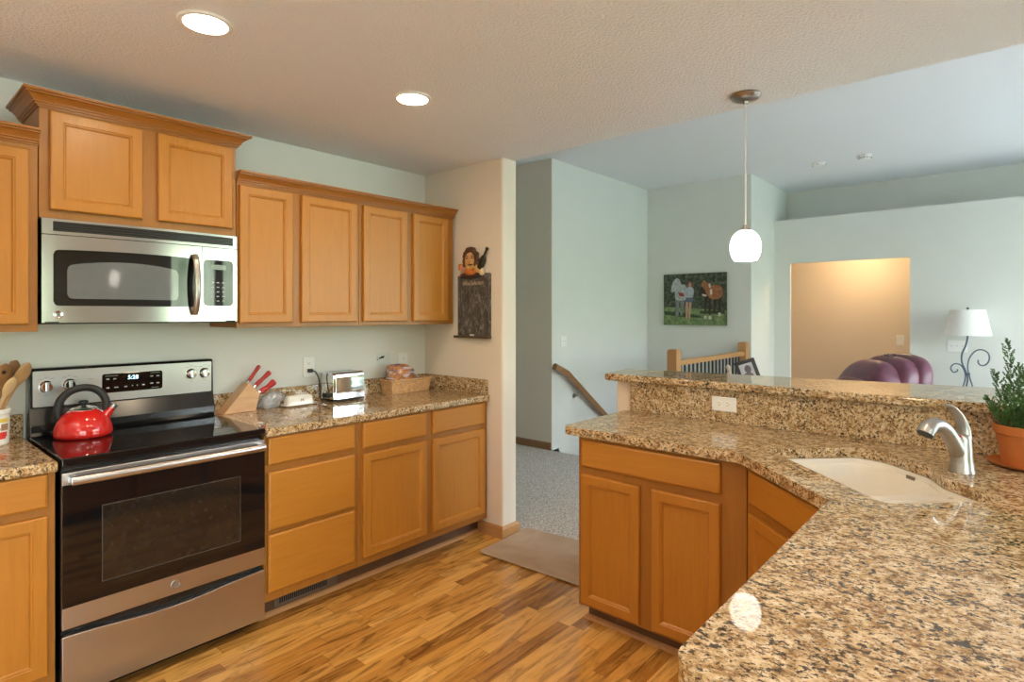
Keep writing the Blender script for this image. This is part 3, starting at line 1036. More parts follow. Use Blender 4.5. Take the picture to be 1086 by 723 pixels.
part('display', plain('grey_lcd', (0.20, 0.26, 0.25), 0.15), kp, lambda bm: bow_panel(bm, XS + 0.040, XS + 0.110, 1.655, 1.678, -0.005, 0.0016))
part('base_plate', M['blackplastic'], t, lambda bm: box(bm, A0 + 0.01, A1 - 0.01, YM - 0.005, YW - 0.01, Z0 - 0.006, Z0 + 0.004))

# ------------------------------------------------------------------ peninsula
XF = 2.262
def pen_front(p, kind, y0, y1, z0, z1):
    # seen from -X the picture's left is +Y: run U along -Y
    bmx = B()
    rings_front(bmx, (XF - 0.0005 + 0.001, y1, z0), (0, -1, 0), (0, 0, 1), (-1, 0, 0), y1 - y0, z1 - z0, DOOR if kind == 'door' else SLAB)
    return obj(kind, bmx, M['cab'] if kind == 'door' else M['cabhy'], p)
M['cabhy'] = wood('maple_along_peninsula', (0.395, 0.152, 0.0175), (0.45, 0.182, 0.0235), (0.50, 0.209, 0.030), (9, 0.8, 9))
M['cabd'] = wood('maple_diagonal', (0.395, 0.152, 0.0175), (0.45, 0.182, 0.0235), (0.50, 0.209, 0.030), (2, 2, 9))
t = thing('base_cabinet', 'maple peninsula cabinet with one wide drawer over two doors, facing the range', 'cabinet', (2.53, 1.165, 0), 'maple peninsula cabinets')
part('body', M['cabframe'], t, lambda bm: box(bm, XF, 2.806, 0.779, 1.554, 0.082, 0.8755, 0.0015, 1))
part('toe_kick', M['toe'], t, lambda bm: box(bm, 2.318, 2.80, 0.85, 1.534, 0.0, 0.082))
pen_front(t, 'drawer', 0.877, 1.531, 0.735, 0.858)
pen_front(t, 'door', 1.231, 1.531, 0.098, 0.698)
pen_front(t, 'door', 0.877, 1.173, 0.098, 0.698)
# diagonal sink base
t = thing('base_cabinet', 'diagonal maple corner cabinet under the sink', 'cabinet', (2.3, 0.3, 0), 'maple peninsula cabinets')
S2 = math.sqrt(0.5)
def f(bm):
    prism(bm, [(XF, 0.776), (1.853, 0.367), (1.853, -0.25), (2.806, -0.25), (2.806, 0.776)], 0.082, 0.62)
    prism(bm, [(XF, 0.776), (1.853, 0.367), (1.870, 0.350), (2.279, 0.759)], 0.62, 0.8755)
    prism(bm, [(1.853, -0.25), (2.806, -0.25), (2.806, -0.235), (1.853, -0.235)], 0.62, 0.8755)
part('body', M['cabframe'], t, f)
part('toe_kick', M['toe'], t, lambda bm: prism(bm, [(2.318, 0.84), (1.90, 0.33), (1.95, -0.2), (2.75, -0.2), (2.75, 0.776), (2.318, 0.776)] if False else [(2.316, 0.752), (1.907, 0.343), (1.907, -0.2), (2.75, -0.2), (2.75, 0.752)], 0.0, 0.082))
def diag(kind, s0, s1, z0, z1):
    bmx = B()
    O = Vector((XF - S2 * s0, 0.776 - S2 * s0, z0)) + Vector((0.0006, -0.0006, 0))
    rings_front(bmx, O, (-S2, -S2, 0), (0, 0, 1), (-S2, S2, 0), s1 - s0, z1 - z0, DOOR if kind == 'door' else SLAB)
    return obj(kind if kind == 'door' else 'false_drawer_front', bmx, M['cab'] if kind == 'door' else M['cabd'], t)
diag('front', 0.036, 0.545, 0.735, 0.858)
diag('door', 0.036, 0.545, 0.098, 0.698)
# leg of the peninsula nearest the camera
t = thing('base_cabinet', 'maple cabinet under the near granite counter, its doors turned to the range', 'cabinet', (1.36, 0.06, 0), 'maple peninsula cabinets')
part('body', M['cabframe'], t, lambda bm: box(bm, 0.87, 1.850, -0.25, 0.365, 0.082, 0.8755, 0.0015, 1))
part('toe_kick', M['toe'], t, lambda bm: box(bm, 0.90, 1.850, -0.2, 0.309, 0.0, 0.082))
for kind, a, b, c, d in (('drawer', 0.90, 1.34, 0.735, 0.858), ('drawer', 1.38, 1.82, 0.735, 0.858), ('door', 0.90, 1.34, 0.098, 0.698), ('door', 1.38, 1.82, 0.098, 0.698)):
    bmx = B()
    rings_front(bmx, (b, 0.3645, c), (-1, 0, 0), (0, 0, 1), (0, 1, 0), b - a, d - c, DOOR if kind == 'door' else SLAB)
    obj(kind, bmx, M['cab'] if kind == 'door' else M['cabh'], t)

# sink outline in (s, t): s along (-1,-1)/sqrt2, t along (1,-1)/sqrt2
def st(s, q):
    return (-s * S2 + q * S2, -s * S2 - q * S2)
def sink_outline(g=0.0):
    pts = [(-2.197 - g, 1.150 - g), (-2.197 - g, 1.520 + g), (-2.11, 1.575 + g), (-1.90, 1.578 + g), (-1.78, 1.530 + g), (-1.540 + g, 1.525 + g), (-1.540 + g, 1.150 - g)]
    return [st(-(-s) if False else s, q) for s, q in round_poly(pts, [0.035, 0.05, 0.10, 0.10, 0.10, 0.06, 0.035], 7)]
OUT = [(2.227, 1.622), (2.227, 0.795), (1.836, 0.404), (0.828, 0.404), (0.828, -0.30), (2.808, -0.30), (2.808, 1.622)]
t = thing('countertop', 'L-shaped granite peninsula countertop with the sink cutout', 'countertop', (2.3, 0.7, 0.876), 'granite countertops')
bm = B()
slab_holes(bm, round_poly(OUT, [0.03, 0.05, 0.02, 0.045, 0.03, 0, 0.01], 6), [sink_outline()], 0.876, 0.914)
obj('slab', bm, M['granite'], t, 30, bevel=0.009)
M['granitev'] = granite('granite_backsplash', (1, 1, 1))
part('backsplash', M['granitev'], t, lambda bm: box(bm, 2.8085, 2.8285, -0.30, 1.592, 0.9142, 1.0735, 0.002, 2))
bm = B()
prism(bm, round_poly([(2.775, 1.741), (2.775, -0.42), (3.43, -0.42), (3.385, 0.10), (3.105, 1.781)], [0.03, 0.02, 0.02, 0.3, 0.05]), 1.074, 1.112)
tag(obj('bar_top', bm, M['granite'], None, 30, bevel=0.010), 'raised granite bar top on the low wall behind the sink', 'countertop', 'granite countertops')

# sink
t = thing('kitchen_sink', 'biscuit-white double-bowl sink undermounted in the granite corner', 'sink', (2.2, 0.4, 0.70))
def ring(bm, pts, z):
    return [bm.verts.new((x, y, z)) for x, y in pts]
def star(pts, c, N=80):
    """resample an outline along N rays from c"""
    out = []
    n = len(pts)
    for k in range(N):
        a = 2 * PI * k / N
        dx, dy = math.cos(a), math.sin(a)
        best = None
        for i in range(n):
            (x1, y1), (x2, y2) = pts[i], pts[(i + 1) % n]
            ex, ey = x2 - x1, y2 - y1
            den = dx * ey - dy * ex
            if abs(den) < 1e-12:
                continue
            tt = ((x1 - c[0]) * ey - (y1 - c[1]) * ex) / den
            uu = ((x1 - c[0]) * dy - (y1 - c[1]) * dx) / den
            if tt > 0 and -1e-9 <= uu <= 1 + 1e-9 and (best is None or tt < best):
                best = tt
        out.append((c[0] + dx * best, c[1] + dy * best))
    return out
def sink_st(g):
    pts = [(-2.197 - g, 1.150 - g), (-2.197 - g, 1.520 + g), (-2.11, 1.575 + g), (-1.90, 1.578 + g), (-1.78, 1.530 + g), (-1.540 + g, 1.525 + g), (-1.540 + g, 1.150 - g)]
    return round_poly(pts, [0.035, 0.05, 0.10, 0.10, 0.10, 0.06, 0.035], 7)
def clip(pts, smax=None, smin=None):
    out = []
    n = len(pts)
    lim, sg = (smax, 1) if smax is not None else (smin, -1)
    for i in range(n):
        a, b = pts[i], pts[(i + 1) % n]
        ia, ib = sg * a[0] <= sg * lim, sg * b[0] <= sg * lim
        if ia:
            out.append(a)
        if ia != ib:
            u = (lim - a[0]) / (b[0] - a[0])
            out.append((lim, a[1] + (b[1] - a[1]) * u))
    return out
def bowlA(g):
    return [st(*q) for q in star(clip(sink_st(0.001 - g), smax=-1.778 - g), (-1.98, 1.36))]
def bowlB(g):
    return [st(*q) for q in star(clip(sink_st(0.001 - g), smin=-1.738 + g), (-1.64, 1.34))]
bm = B()
rim = ring(bm, sink_outline(0.014), 0.8690)
rim0 = ring(bm, sink_outline(0.004), 0.8688)
deck = ring(bm, sink_outline(0.003), 0.853)
n = len(rim)
for a, b in ((rim, rim0), (rim0, deck)):
    for i in range(n):
        j = (i + 1) % n
        bm.faces.new((a[i], a[j], b[j], b[i]))
la = ring(bm, bowlA(0.003), 0.852)
lb = ring(bm, bowlB(0.003), 0.852)
es = []
for lp in (deck, la, lb):
    for i in range(len(lp)):
        p, q = lp[i], lp[(i + 1) % len(lp)]
        es.append(bm.edges.get((p, q)) or bm.edges.new((p, q)))
bmesh.ops.triangle_fill(bm, use_beauty=True, use_dissolve=False, edges=es)
for lp, fn, zb in ((la, bowlA, 0.685), (lb, bowlB, 0.72)):
    prev = lp
    for g, z in ((0.008, 0.842), (0.014, zb + 0.06), (0.020, zb + 0.03), (0.032, zb + 0.010), (0.055, zb)):
        cur = ring(bm, fn(g), z)
        for i in range(len(cur)):
            j = (i + 1) % len(cur)
            bm.faces.new((prev[i], prev[j], cur[j], cur[i]))
        prev = cur
    bm.faces.new(prev)
o = obj('basin', bm, M['sink'], t, 40)
sd = o.modifiers.new('thickness', 'SOLIDIFY'); sd.thickness = 0.006; sd.offset = 1
for s, q, z in ((-1.98, 1.37, 0.6855), (-1.645, 1.34, 0.7205)):
    x, y = st(s, q)
    part('drain', M['chrome'], t, lambda bm: lathe(bm, [(0.0, z + 0.001), (0.02, z + 0.001), (0.036, z + 0.004), (0.043, z + 0.003), (0.045, z)], x, y, 32), 40)
def f(bm):
    # small grey plate on the back wall of the left bowl
    c = Vector((*st(-1.975, 1.5755), 0.856))
    u = Vector((-S2, -S2, 0))
    nn = Vector((-S2, S2, 0))
    vs = [c + u * a * 0.019 + Vector((0, 0, b * 0.006)) + nn * d for d in (0.004, 0.009) for a, b in ((-1, -1), (1, -1), (1, 1), (-1, 1))]
    vv = [bm.verts.new(p) for p in vs]
    for q in ((0, 1, 2, 3), (4, 5, 6, 7), (0, 1, 5, 4), (1, 2, 6, 5), (2, 3, 7, 6), (3, 0, 4, 7)):
        bm.faces.new([vv[i] for i in q])
part('name_plate', plain('grey_plate', (0.20, 0.17, 0.14), 0.4), t, f)

# faucet: built at the origin with its spout along +X
t = thing('kitchen_faucet', 'brushed nickel pull-out faucet behind the sink', 'faucet')
part('body', M['steelv'], t, lambda bm: (lathe(bm, [(0.037, 0), (0.037, 0.004), (0.034, 0.012), (0.0335, 0.026), (0.032, 0.030), (0.0315, 0.034), (0.030, 0.06), (0.028, 0.09), (0.0265, 0.115), (0.024, 0.124), (0.015, 0.131), (0, 0.133)], 0, 0, 40)), 50)
pts = smoothpts([(0.0, 0, 0.045), (0.032, 0, 0.095), (0.062, 0, 0.136), (0.091, 0, 0.158), (0.119, 0, 0.160), (0.138, 0, 0.148), (0.148, 0, 0.134)], 6)
part('spout', M['steelv'], t, lambda bm: tube(bm, pts, lerp_list([0.024, 0.0245, 0.0235, 0.0225, 0.0235, 0.0255, 0.026], len(pts)), 24), 50)
part('spray_face', M['blackplastic'], t, lambda bm: tube(bm, [(0.1475, 0, 0.135), (0.1515, 0, 0.1285)], 0.0235, 24), 40)
pts2 = smoothpts([(-0.008, 0, 0.115), (-0.004, 0, 0.150), (0.016, 0, 0.190), (0.044, 0, 0.218), (0.070, 0, 0.226)], 6)
part('lever_handle', M['steelv'], t, lambda bm: tube(bm, pts2, 0.02, 18, flat=lerp_list([(0.022, 0.024), (0.016, 0.0215), (0.010, 0.019), (0.0065, 0.016), (0.004, 0.010)], len(pts2)), up=(1, 0, 0)), 50)
part('indicator_dot', M['redhandle'], t, lambda bm: superell(bm, (0.020, 0.012, 0.122), (0.004, 0.004, 0.004), 1, 1, None, 10, 6))
t.location = (2.462, 0.139, 0.9142)
t.rotation_euler = (0, 0, R(143))

# potted conifer on its saucer
PX, PY = 2.682, -0.036
tag(obj('plant_saucer', (lambda b: (lathe(b, [(0, 0.9145), (0.085, 0.9145), (0.112, 0.922), (0.120, 0.930), (0.117, 0.931), (0.108, 0.925), (0.083, 0.920), (0, 0.920)], PX, PY, 48), b)[1])(B()), M['terracotta'], None, 40), 'terracotta saucer beneath the potted conifer beside the faucet', 'saucer')
t = thing('potted_plant', 'small bushy conifer in a terracotta pot beside the faucet', 'plant', (PX, PY, 0.9205))
part('pot', M['terracotta'], t, lambda bm: lathe(bm, [(0, 0.9205), (0.074, 0.9205), (0.078, 0.924), (0.094, 1.020), (0.0955, 1.026), (0.101, 1.030), (0.104, 1.050), (0.1045, 1.058), (0.102, 1.060), (0.098, 1.056), (0.095, 1.035), (0.094, 1.026), (0, 1.026)], PX, PY, 48), 35)
def f(bm):
    superell(bm, (PX, PY, 1.034), (0.092, 0.092, 0.012), 0.6, 1.0, None, 32, 10)
    for v in bm.verts:
        v.co.z += 0.004 * mnoise.noise(v.co * 60)
part('soil', M['soil'], t, f)
def conifer(name, mat, spires, seed):
    rnd = random.Random(seed)
    V, F = [], []
    def leaf(p, d, L, W):
        d = d.normalized()
        sd = d.cross(Vector((rnd.uniform(-1, 1), rnd.uniform(-1, 1), rnd.uniform(-1, 1)))).normalized()
        nrm = d.cross(sd)
        k = len(V)
        V.extend([p, p + d * L * 0.45 + sd * W + nrm * W * 0.3, p + d * L, p + d * L * 0.45 - sd * W + nrm * W * 0.3, p + d * L * 0.5 - nrm * W * 0.6])
        F.extend([(k, k + 1, k + 4), (k + 1, k + 2, k + 4), (k + 2, k + 3, k + 4), (k + 3, k, k + 4), (k, k + 3, k + 2, k + 1)])
    def sprig(a, d, L, W):
        d = d.normalized()
        n = max(3, int(L / 0.0042))
        bend = Vector((0, 0, 0.35))
        p = a.copy()
        for q in range(n):
            u = q / n
            p = p + (d + bend * u).normalized() * (L / n)
            for r in range(3):
                o = Vector((rnd.uniform(-1, 1), rnd.uniform(-1, 1), rnd.uniform(-1, 1)))
                leaf(p, (d + bend * u) * 0.9 + o * 0.75, rnd.uniform(0.008, 0.0125) * (1 - 0.45 * u), W)
    for (bx_, by_, tx, ty, tz, spread, dens) in spires:
        a = Vector((bx_, by_, 1.03))
        b = Vector((tx, ty, tz))
        ax = (b - a).normalized()
        for i in range(int(dens)):
            u = (i + rnd.random()) / dens
            c = a.lerp(b, u)
            ang = i * 2.4 + rnd.uniform(-0.4, 0.4)
            out = Vector((math.cos(ang), math.sin(ang), 0))
            L = spread * (1 - u) ** 0.75 * rnd.uniform(0.75, 1.2) + 0.014
            sprig(c, out * rnd.uniform(0.45, 0.8) + ax * rnd.uniform(0.7, 1.0), L, rnd.uniform(0.0019, 0.0027))
        sprig(b - ax * 0.02, ax, 0.03, 0.0022)
    me = bpy.data.meshes.new(name)
    off = WL[t]
    me.from_pydata([v - off for v in V], [], F)
    me.materials.append(mat)
    o = bpy.data.objects.new(name, me)
    COL.objects.link(o)
    o.parent = t
    return o
conifer('foliage', M['leaf'], [(PX - 0.01, PY + 0.03, PX - 0.005, PY + 0.062, 1.345, 0.052, 44), (PX, PY + 0.045, PX - 0.015, PY + 0.095, 1.235, 0.045, 30), (PX - 0.04, PY + 0.02, PX - 0.065, PY + 0.065, 1.19, 0.05, 28), (PX + 0.02, PY + 0.01, PX + 0.03, PY + 0.03, 1.26, 0.05, 30), (PX - 0.03, PY, PX - 0.055, PY + 0.02, 1.25, 0.05, 30), (PX, PY + 0.055, PX, PY + 0.115, 1.14, 0.045, 22), (PX - 0.02, PY + 0.05, PX - 0.05, PY + 0.10, 1.12, 0.04, 20)], 3)
conifer('foliage', M['leaf2'], [(PX - 0.01, PY - 0.025, PX - 0.015, PY - 0.022, 1.325, 0.052, 42), (PX + 0.03, PY - 0.03, PX + 0.04, PY - 0.07, 1.28, 0.05, 34), (PX - 0.045, PY - 0.01, PX - 0.08, PY - 0.015, 1.21, 0.05, 28), (PX - 0.02, PY - 0.05, PX - 0.04, PY - 0.09, 1.24, 0.05, 30)], 5)

# ------------------------------------------------------------------ outlets and switches
def plate(name, label, cat, O, U, V, N, kind, w=0.072, h=0.116, gang=1, group='white wall plates'):
    O, U, V, N = Vector(O), Vector(U), Vector(V), Vector(N)
    t = thing(name, label, cat, O, group)
    b = B()
    rings_front(b, O - U * w / 2 - V * h / 2, U, V, N, w, h, [(0, 0.0005), (0, 0.003), (0.004, 0.006)])
    obj('cover_plate', b, M['white'], t)
    def pbox(bm, u0, u1, v0, v1, d0, d1):
        vs = [bm.verts.new(O + U * u + V * v + N * d) for d in (d0, d1) for u, v in ((u0, v0), (u1, v0), (u1, v1), (u0, v1))]
        for q in ((0, 1, 2, 3), (4, 5, 6, 7), (0, 1, 5, 4), (1, 2, 6, 5), (2, 3, 7, 6), (3, 0, 4, 7)):
            bm.faces.new([vs[i] for i in q])
    if kind == 'outlet':
        for sv in (-0.021, 0.021):
            b = B(); pbox(b, -0.016, 0.016, sv - 0.013, sv + 0.013, 0.005, 0.008)
            so = obj('socket', b, M['white'], t)
            b = B()
            for du in (-0.0062, 0.0062):
                pbox(b, du - 0.0012, du + 0.0012, sv - 0.002, sv + 0.007, 0.0079, 0.0084)
            pbox(b, -0.002, 0.002, sv - 0.009, sv - 0.005, 0.0079, 0.0084)
            obj('slots', b, M['mark'], so)
    else:
        for g in range(gang):
            u = (g - (gang - 1) / 2) * 0.046
            b = B(); pbox(b, u - 0.008, u + 0.008, -0.014, 0.014, 0.005, 0.007)
            obj('toggle_base', b, M['white'], t)
            b = B(); pbox(b, u - 0.004, u + 0.004, 0.0, 0.009, 0.006, 0.016)
            obj('toggle', b, M['markl'] if gang == 3 else M['white'], t)
    return t
plate('wall_outlet', 'white outlet on the stove wall with the toaster plugged into it', 'outlet', (1.842, YW, 1.12), (1, 0, 0), (0, 0, 1), (0, -1, 0), 'outlet', 0.076, 0.122)
plate('wall_outlet', 'white outlet on the stove wall above the bread basket', 'outlet', (2.563, YW, 1.11), (1, 0, 0), (0, 0, 1), (0, -1, 0), 'outlet', 0.076, 0.122)
plate('wall_outlet', 'white outlet mounted sideways in the granite backsplash of the bar', 'outlet', (2.8085, 1.076, 1.003), (0, 0, 1), (0, 1, 0), (-1, 0, 0), 'outlet', 0.070, 0.120)
plate('light_switch', 'white double switch on the green stairway wall above the handrail', 'light switch', (5.078, 3.69, 1.143), (1, 0, 0), (0, 0, 1), (0, -1, 0), 'switch', 0.116, 0.118, 2)
plate('light_switch', 'small white switch on the warm-lit hall wall inside the opening', 'light switch', (9.02, 1.145, 1.094), (0, -1, 0), (0, 0, 1), (-1, 0, 0), 'switch', 0.084, 0.13, 1)
plate('light_switch', 'white triple switch on the wall behind the table lamp', 'light switch', (7.815, 0.482, 1.095), (0, -1, 0), (0, 0, 1), (-1, 0, 0), 'switch', 0.175, 0.125, 3)

# ------------------------------------------------------------------ things on the stove-wall counter
ZC = 0.9145
# crock and utensils
CX, CY = 0.372, 3.115
t = thing('utensil_crock', 'white ceramic crock of wooden utensils at the left picture edge', 'crock', (CX, CY, ZC))
part('pot', M['whiteceramic'], t, lambda bm: lathe(bm, [(0, ZC), (0.058, ZC), (0.064, ZC + 0.006), (0.067, ZC + 0.125), (0.071, ZC + 0.128), (0.073, ZC + 0.145), (0.070, ZC + 0.147), (0.064, ZC + 0.140), (0.062, ZC + 0.02), (0, ZC + 0.016)], CX, CY, 48), 40)
def patch(bm, a0, a1, z0, z1, n=8):
    g = []
    for i in range(n + 1):
        a = R(a0 + (a1 - a0) * i / n)
        for z in (z0, z1):
            rr = 0.064 + 0.003 * (z - ZC) / 0.125 + 0.0007
            g.append(bm.verts.new((CX + rr * math.cos(a), CY + rr * math.sin(a), z)))
    for i in range(n):
        bm.faces.new((g[2 * i], g[2 * i + 2], g[2 * i + 3], g[2 * i + 1]))
part('yellow_print', plain('yellow_print', (0.75, 0.55, 0.10), 0.3, 0.4, 300), t, lambda bm: patch(bm, -110, -35, ZC + 0.094, ZC + 0.110))
part('red_print', plain('red_print', (0.66, 0.05, 0.04), 0.3, 0.3, 200), t, lambda bm: (patch(bm, -100, -40, ZC + 0.036, ZC + 0.056), patch(bm, -75, -45, ZC + 0.028, ZC + 0.036)))
part('brown_print', plain('brown_print', (0.33, 0.20, 0.12), 0.3, 0.7, 250), t, lambda bm: (patch(bm, -62, -35, ZC + 0.062, ZC + 0.088), patch(bm, -90, -64, ZC + 0.064, ZC + 0.074)))

def utensil(name, label, mat, p0, p1, rad, head, hole=False):
    """wooden utensil: p0 lower handle end, p1 tip; head = (length, half width, half thickness)"""
    p0, p1 = Vector(p0), Vector(p1)
    d = (p1 - p0).normalized()
    L = (p1 - p0).length
    hl, hw, ht = head
    n = 26
    pts, fl = [], []
    for i in range(n + 1):
        u = L * i / n
        pts.append(p0 + d * u)
        if u < L - hl:
            k = max(0, 1 - (L - hl - u) / 0.03)
            fl.append((rad * (1 + 0.1 * k), rad * (1 + 0.5 * k)))
        else:
            q = (u - (L - hl)) / hl
            prof = math.sqrt(max(0.02, 1 - (2 * q - 1) ** 2)) if name == 'wooden_spoon' else min(1, 0.45 + q * 1.1) * math.sqrt(max(0.05, 1 - max(0, (q - 0.8) / 0.2) ** 2))
            fl.append((max(ht * (0.4 + 0.6 * prof), 0.002), max(hw * prof, rad * (1 - q) if q < 0.5 else 0.002)))
    bm = B()
    tube(bm, pts, 0.01, 14, flat=fl, up=(0.60, -0.72, 0.3))
    o = obj(name, bm, mat, None, 50)
    tag(o, label, 'utensil', 'wooden utensils in the crock')
    return o
zb = ZC + 0.022
utensil('wooden_spoon', 'pale wooden spoon leaning front right in the white crock', M['spoonpale'], (CX - 0.02, CY - 0.02, zb), (0.441, 3.050, 1.188), 0.0058, (0.080, 0.025, 0.007))
utensil('wooden_spoon', 'large brown wooden spoon leaning far right from the white crock', M['spoon'], (CX - 0.01, CY + 0.025, zb), (0.502, 3.135, 1.238), 0.0068, (0.095, 0.030, 0.008))
utensil('wooden_spatula', 'dark wooden spatula standing behind the big spoon in the white crock', M['spoondark'], (CX - 0.03, CY + 0.01, zb), (0.472, 3.200, 1.246), 0.0062, (0.085, 0.024, 0.004))
sp = utensil('wooden_spatula', 'dark wooden spatula with a round hole in the white crock', M['spoondark'], (CX + 0.0, CY + 0.0, zb), (0.428, 3.125, 1.240), 0.0062, (0.095, 0.026, 0.004))
bmx = B()
cpt = Vector((0.418, 3.120, 1.205)); nn = Vector((0.10, -0.99, 0.1)).normalized()
tube(bmx, [cpt + nn * 0.0065, cpt - nn * 0.006], 0.0075, 16)
o = obj('hole', bmx, plain('spatula_hole', (0.03, 0.014, 0.006), 0.8), sp)
utensil('wooden_spatula', 'wooden turner at the far left of the white crock', M['spoon'], (CX - 0.02, CY - 0.01, zb), (0.385, 3.105, 1.225), 0.006, (0.085, 0.022, 0.004))

# kettle
KX, KY, KZ = 0.668, 3.030, 0.920
t = thing('tea_kettle', 'glossy red tea kettle with black handle on the rear left burner', 'kettle', (KX, KY, KZ))
part('body', M['red'], t, lambda bm: lathe(bm, [(0, KZ), (0.098, KZ), (0.104, KZ + 0.006), (0.106, KZ + 0.016), (0.103, KZ + 0.038), (0.094, KZ + 0.066), (0.079, KZ + 0.090), (0.060, KZ + 0.106), (0.047, KZ + 0.113), (0, KZ + 0.113)], KX, KY, 56), 60)
ld = part('lid', M['chrome'], t, lambda bm: lathe(bm, [(0.048, KZ + 0.112), (0.049, KZ + 0.116), (0.040, KZ + 0.122), (0.02, KZ + 0.127), (0, KZ + 0.128)], KX, KY, 40), 50)
part('lid_knob', M['blackplastic'], ld, lambda bm: lathe(bm, [(0.008, KZ + 0.127), (0.008, KZ + 0.134), (0.017, KZ + 0.139), (0.018, KZ + 0.148), (0.012, KZ + 0.152), (0, KZ + 0.152)], KX, KY, 24), 40)
ux, uy = 0.869 * 0.9, -0.495 * 0.9        # handle plane roughly across the view
ux, uy = 0.93, -0.36
def hp(a, z):
    return (KX + ux * a, KY + uy * a, KZ + z)
pts = smoothpts([hp(-0.082, 0.074), hp(-0.090, 0.110), hp(-0.078, 0.160), hp(-0.040, 0.196), hp(0.010, 0.206), hp(0.052, 0.190), hp(0.078, 0.150), hp(0.076, 0.105)], 6)
part('handle', M['blackplastic'], t, lambda bm: tube(bm, pts, 0.012, 16, flat=lerp_list([(0.010, 0.013), (0.013, 0.016), (0.012, 0.0165), (0.011, 0.016), (0.011, 0.016), (0.012, 0.0165), (0.013, 0.016), (0.010, 0.013)], len(pts)), up=(0, 1, 0)), 50)
sp = part('spout', M['red'], t, lambda bm: tube(bm, [hp(0.070, 0.070), hp(0.092, 0.100), hp(0.104, 0.116)], [0.022, 0.016, 0.013], 20), 50)
part('spout_cap', M['nickel'], sp, lambda bm: tube(bm, [hp(0.102, 0.114), hp(0.112, 0.128)], [0.0145, 0.0145], 18), 40)

# knife block with its knives
t = thing('knife_block', 'slanted pale wooden knife block beside the range', 'knife block', (1.39, 3.175, ZC))
YK0, YK1 = 3.128, 3.218
part('block', M['blockwood'], t, lambda bm: prism_axis(bm, [(1.291, ZC), (1.463, ZC), (1.486, 1.010), (1.428, 1.070)], YK0, YK1, lambda u, v, a: (u, a, v)), bevel=0.003)
def f(bm):
    dd = Vector((0.72, 0, 0.69)); tt = Vector((0.69, 0, -0.72))
    c = Vector((1.457, 0, 1.040))
    for off, y in ((-0.022, 3.185), (0.0, 3.16), (0.02, 3.15)):
        p = c + tt * off
        for s in (1,):
            vs = [p + tt * a * 0.0016 + Vector((0, y + b * 0.018, 0)) + dd * e for e in (-0.001, 0.0012) for a, b in ((-1, -1), (1, -1), (1, 1), (-1, 1))]
            vv = [bm.verts.new(q) for q in vs]
            for q in ((0, 1, 2, 3), (4, 5, 6, 7), (0, 1, 5, 4), (1, 2, 6, 5), (2, 3, 7, 6), (3, 0, 4, 7)):
                bm.faces.new([vv[i] for i in q])
part('slots', plain('slot_dark', (0.05, 0.025, 0.012), 0.9), t, f)
def knife(label, p, q, y, r, bulge=0.0):
    k = thing('kitchen_knife', label, 'knife', (p[0], y, p[1]), 'red-handled knives in the block')
    a, b = Vector((p[0], y, p[1])), Vector((q[0], y, q[1]))
    d = (b - a).normalized()
    side = Vector((d.z, 0, -d.x))
    pts = [a + (b - a) * u + side * bulge * math.sin(PI * u) for u in (0.14, 0.2, 0.35, 0.5, 0.65, 0.8, 0.92, 0.98, 1.0)]
    part('handle', M['redhandle'], k, lambda bm: tube(bm, pts, r, 14, flat=[(r * s, r * 0.72 * s) for s in (0.95, 1.0, 1.05, 0.92, 0.95, 1.12, 1.2, 0.95, 0.5)], up=(0.7, 0, -0.7)), 50)
    part('bolster', M['chrome'], k, lambda bm: tube(bm, [a, a + (b - a) * 0.15], r, 12, flat=[(r * 0.9, r * 0.5)] * 2, up=(0.7, 0, -0.7)), 40)
    for u in (0.3, 0.55, 0.8):
        c = a + (b - a) * u + side * bulge * math.sin(PI * u)
        part('rivet', M['chrome'], k, lambda bm: tube(bm, [c + Vector((0, -r * 0.76, 0)), c + Vector((0, -r * 0.6, 0))], r * 0.2, 8))
knife('slim dark red knife handle sticking up highest from the knife block', (1.4405, 1.0615), (1.510, 1.156), 3.182, 0.0095)
knife('middle red knife handle in the knife block', (1.4625, 1.038), (1.560, 1.118), 3.160, 0.0125)
knife('lowest thick red handle leaning out of the knife block over the clear bag', (1.484, 1.005), (1.580, 1.066), 3.148, 0.0165, 0.004)

# crumpled clear plastic bag
bm = B()
superell(bm, (1.572, 3.168, ZC + 0.043), (0.075, 0.040, 0.042), 1.0, 0.8, Matrix.Rotation(R(-18), 3, 'Y'), 48, 26)
for v in bm.verts:
    q = Vector((v.co.x * 22, v.co.y * 22, v.co.z * 22))
    k = mnoise.noise(q) * 0.018 + abs(mnoise.noise(q * 2.2)) * 0.016 - 0.004
    c = Vector((1.572, 3.168, ZC + 0.03))
    v.co += (v.co - c).normalized() * k
    v.co.z = max(v.co.z, ZC)
    v.co.y = min(v.co.y, 3.222)
tag(obj('plastic_bag', bm, M['bag'], None, 15), 'crumpled clear plastic bag between the knife block and butter dish', 'plastic bag')

# butter dish
t = thing('butter_dish', 'white ceramic butter dish with dark monogram left of the toaster', 'butter dish', (1.715, 3.13, ZC))
def rr(x0, x1, y0, y1, r):
    return round_poly([(x0, y0), (x1, y0), (x1, y1), (x0, y1)], r, 5)
def loft(bm, loops):
    rg = [[bm.verts.new((x, y, z)) for x, y in lp] for lp, z in loops]
    for a, b in zip(rg, rg[1:]):
        for i in range(len(a)):
            j = (i + 1) % len(a)
            bm.faces.new((a[i], a[j], b[j], b[i]))
    bm.faces.new(rg[0][::-1])
    bm.faces.new(rg[-1])
part('tray', M['whiteceramic'], t, lambda bm: loft(bm, [(rr(1.63, 1.80, 3.10, 3.165, 0.02), ZC), (rr(1.612, 1.818, 3.085, 3.180, 0.03), ZC + 0.009), (rr(1.612, 1.818, 3.085, 3.180, 0.03), ZC + 0.012), (rr(1.63, 1.80, 3.10, 3.165, 0.02), ZC + 0.009)]), 40)
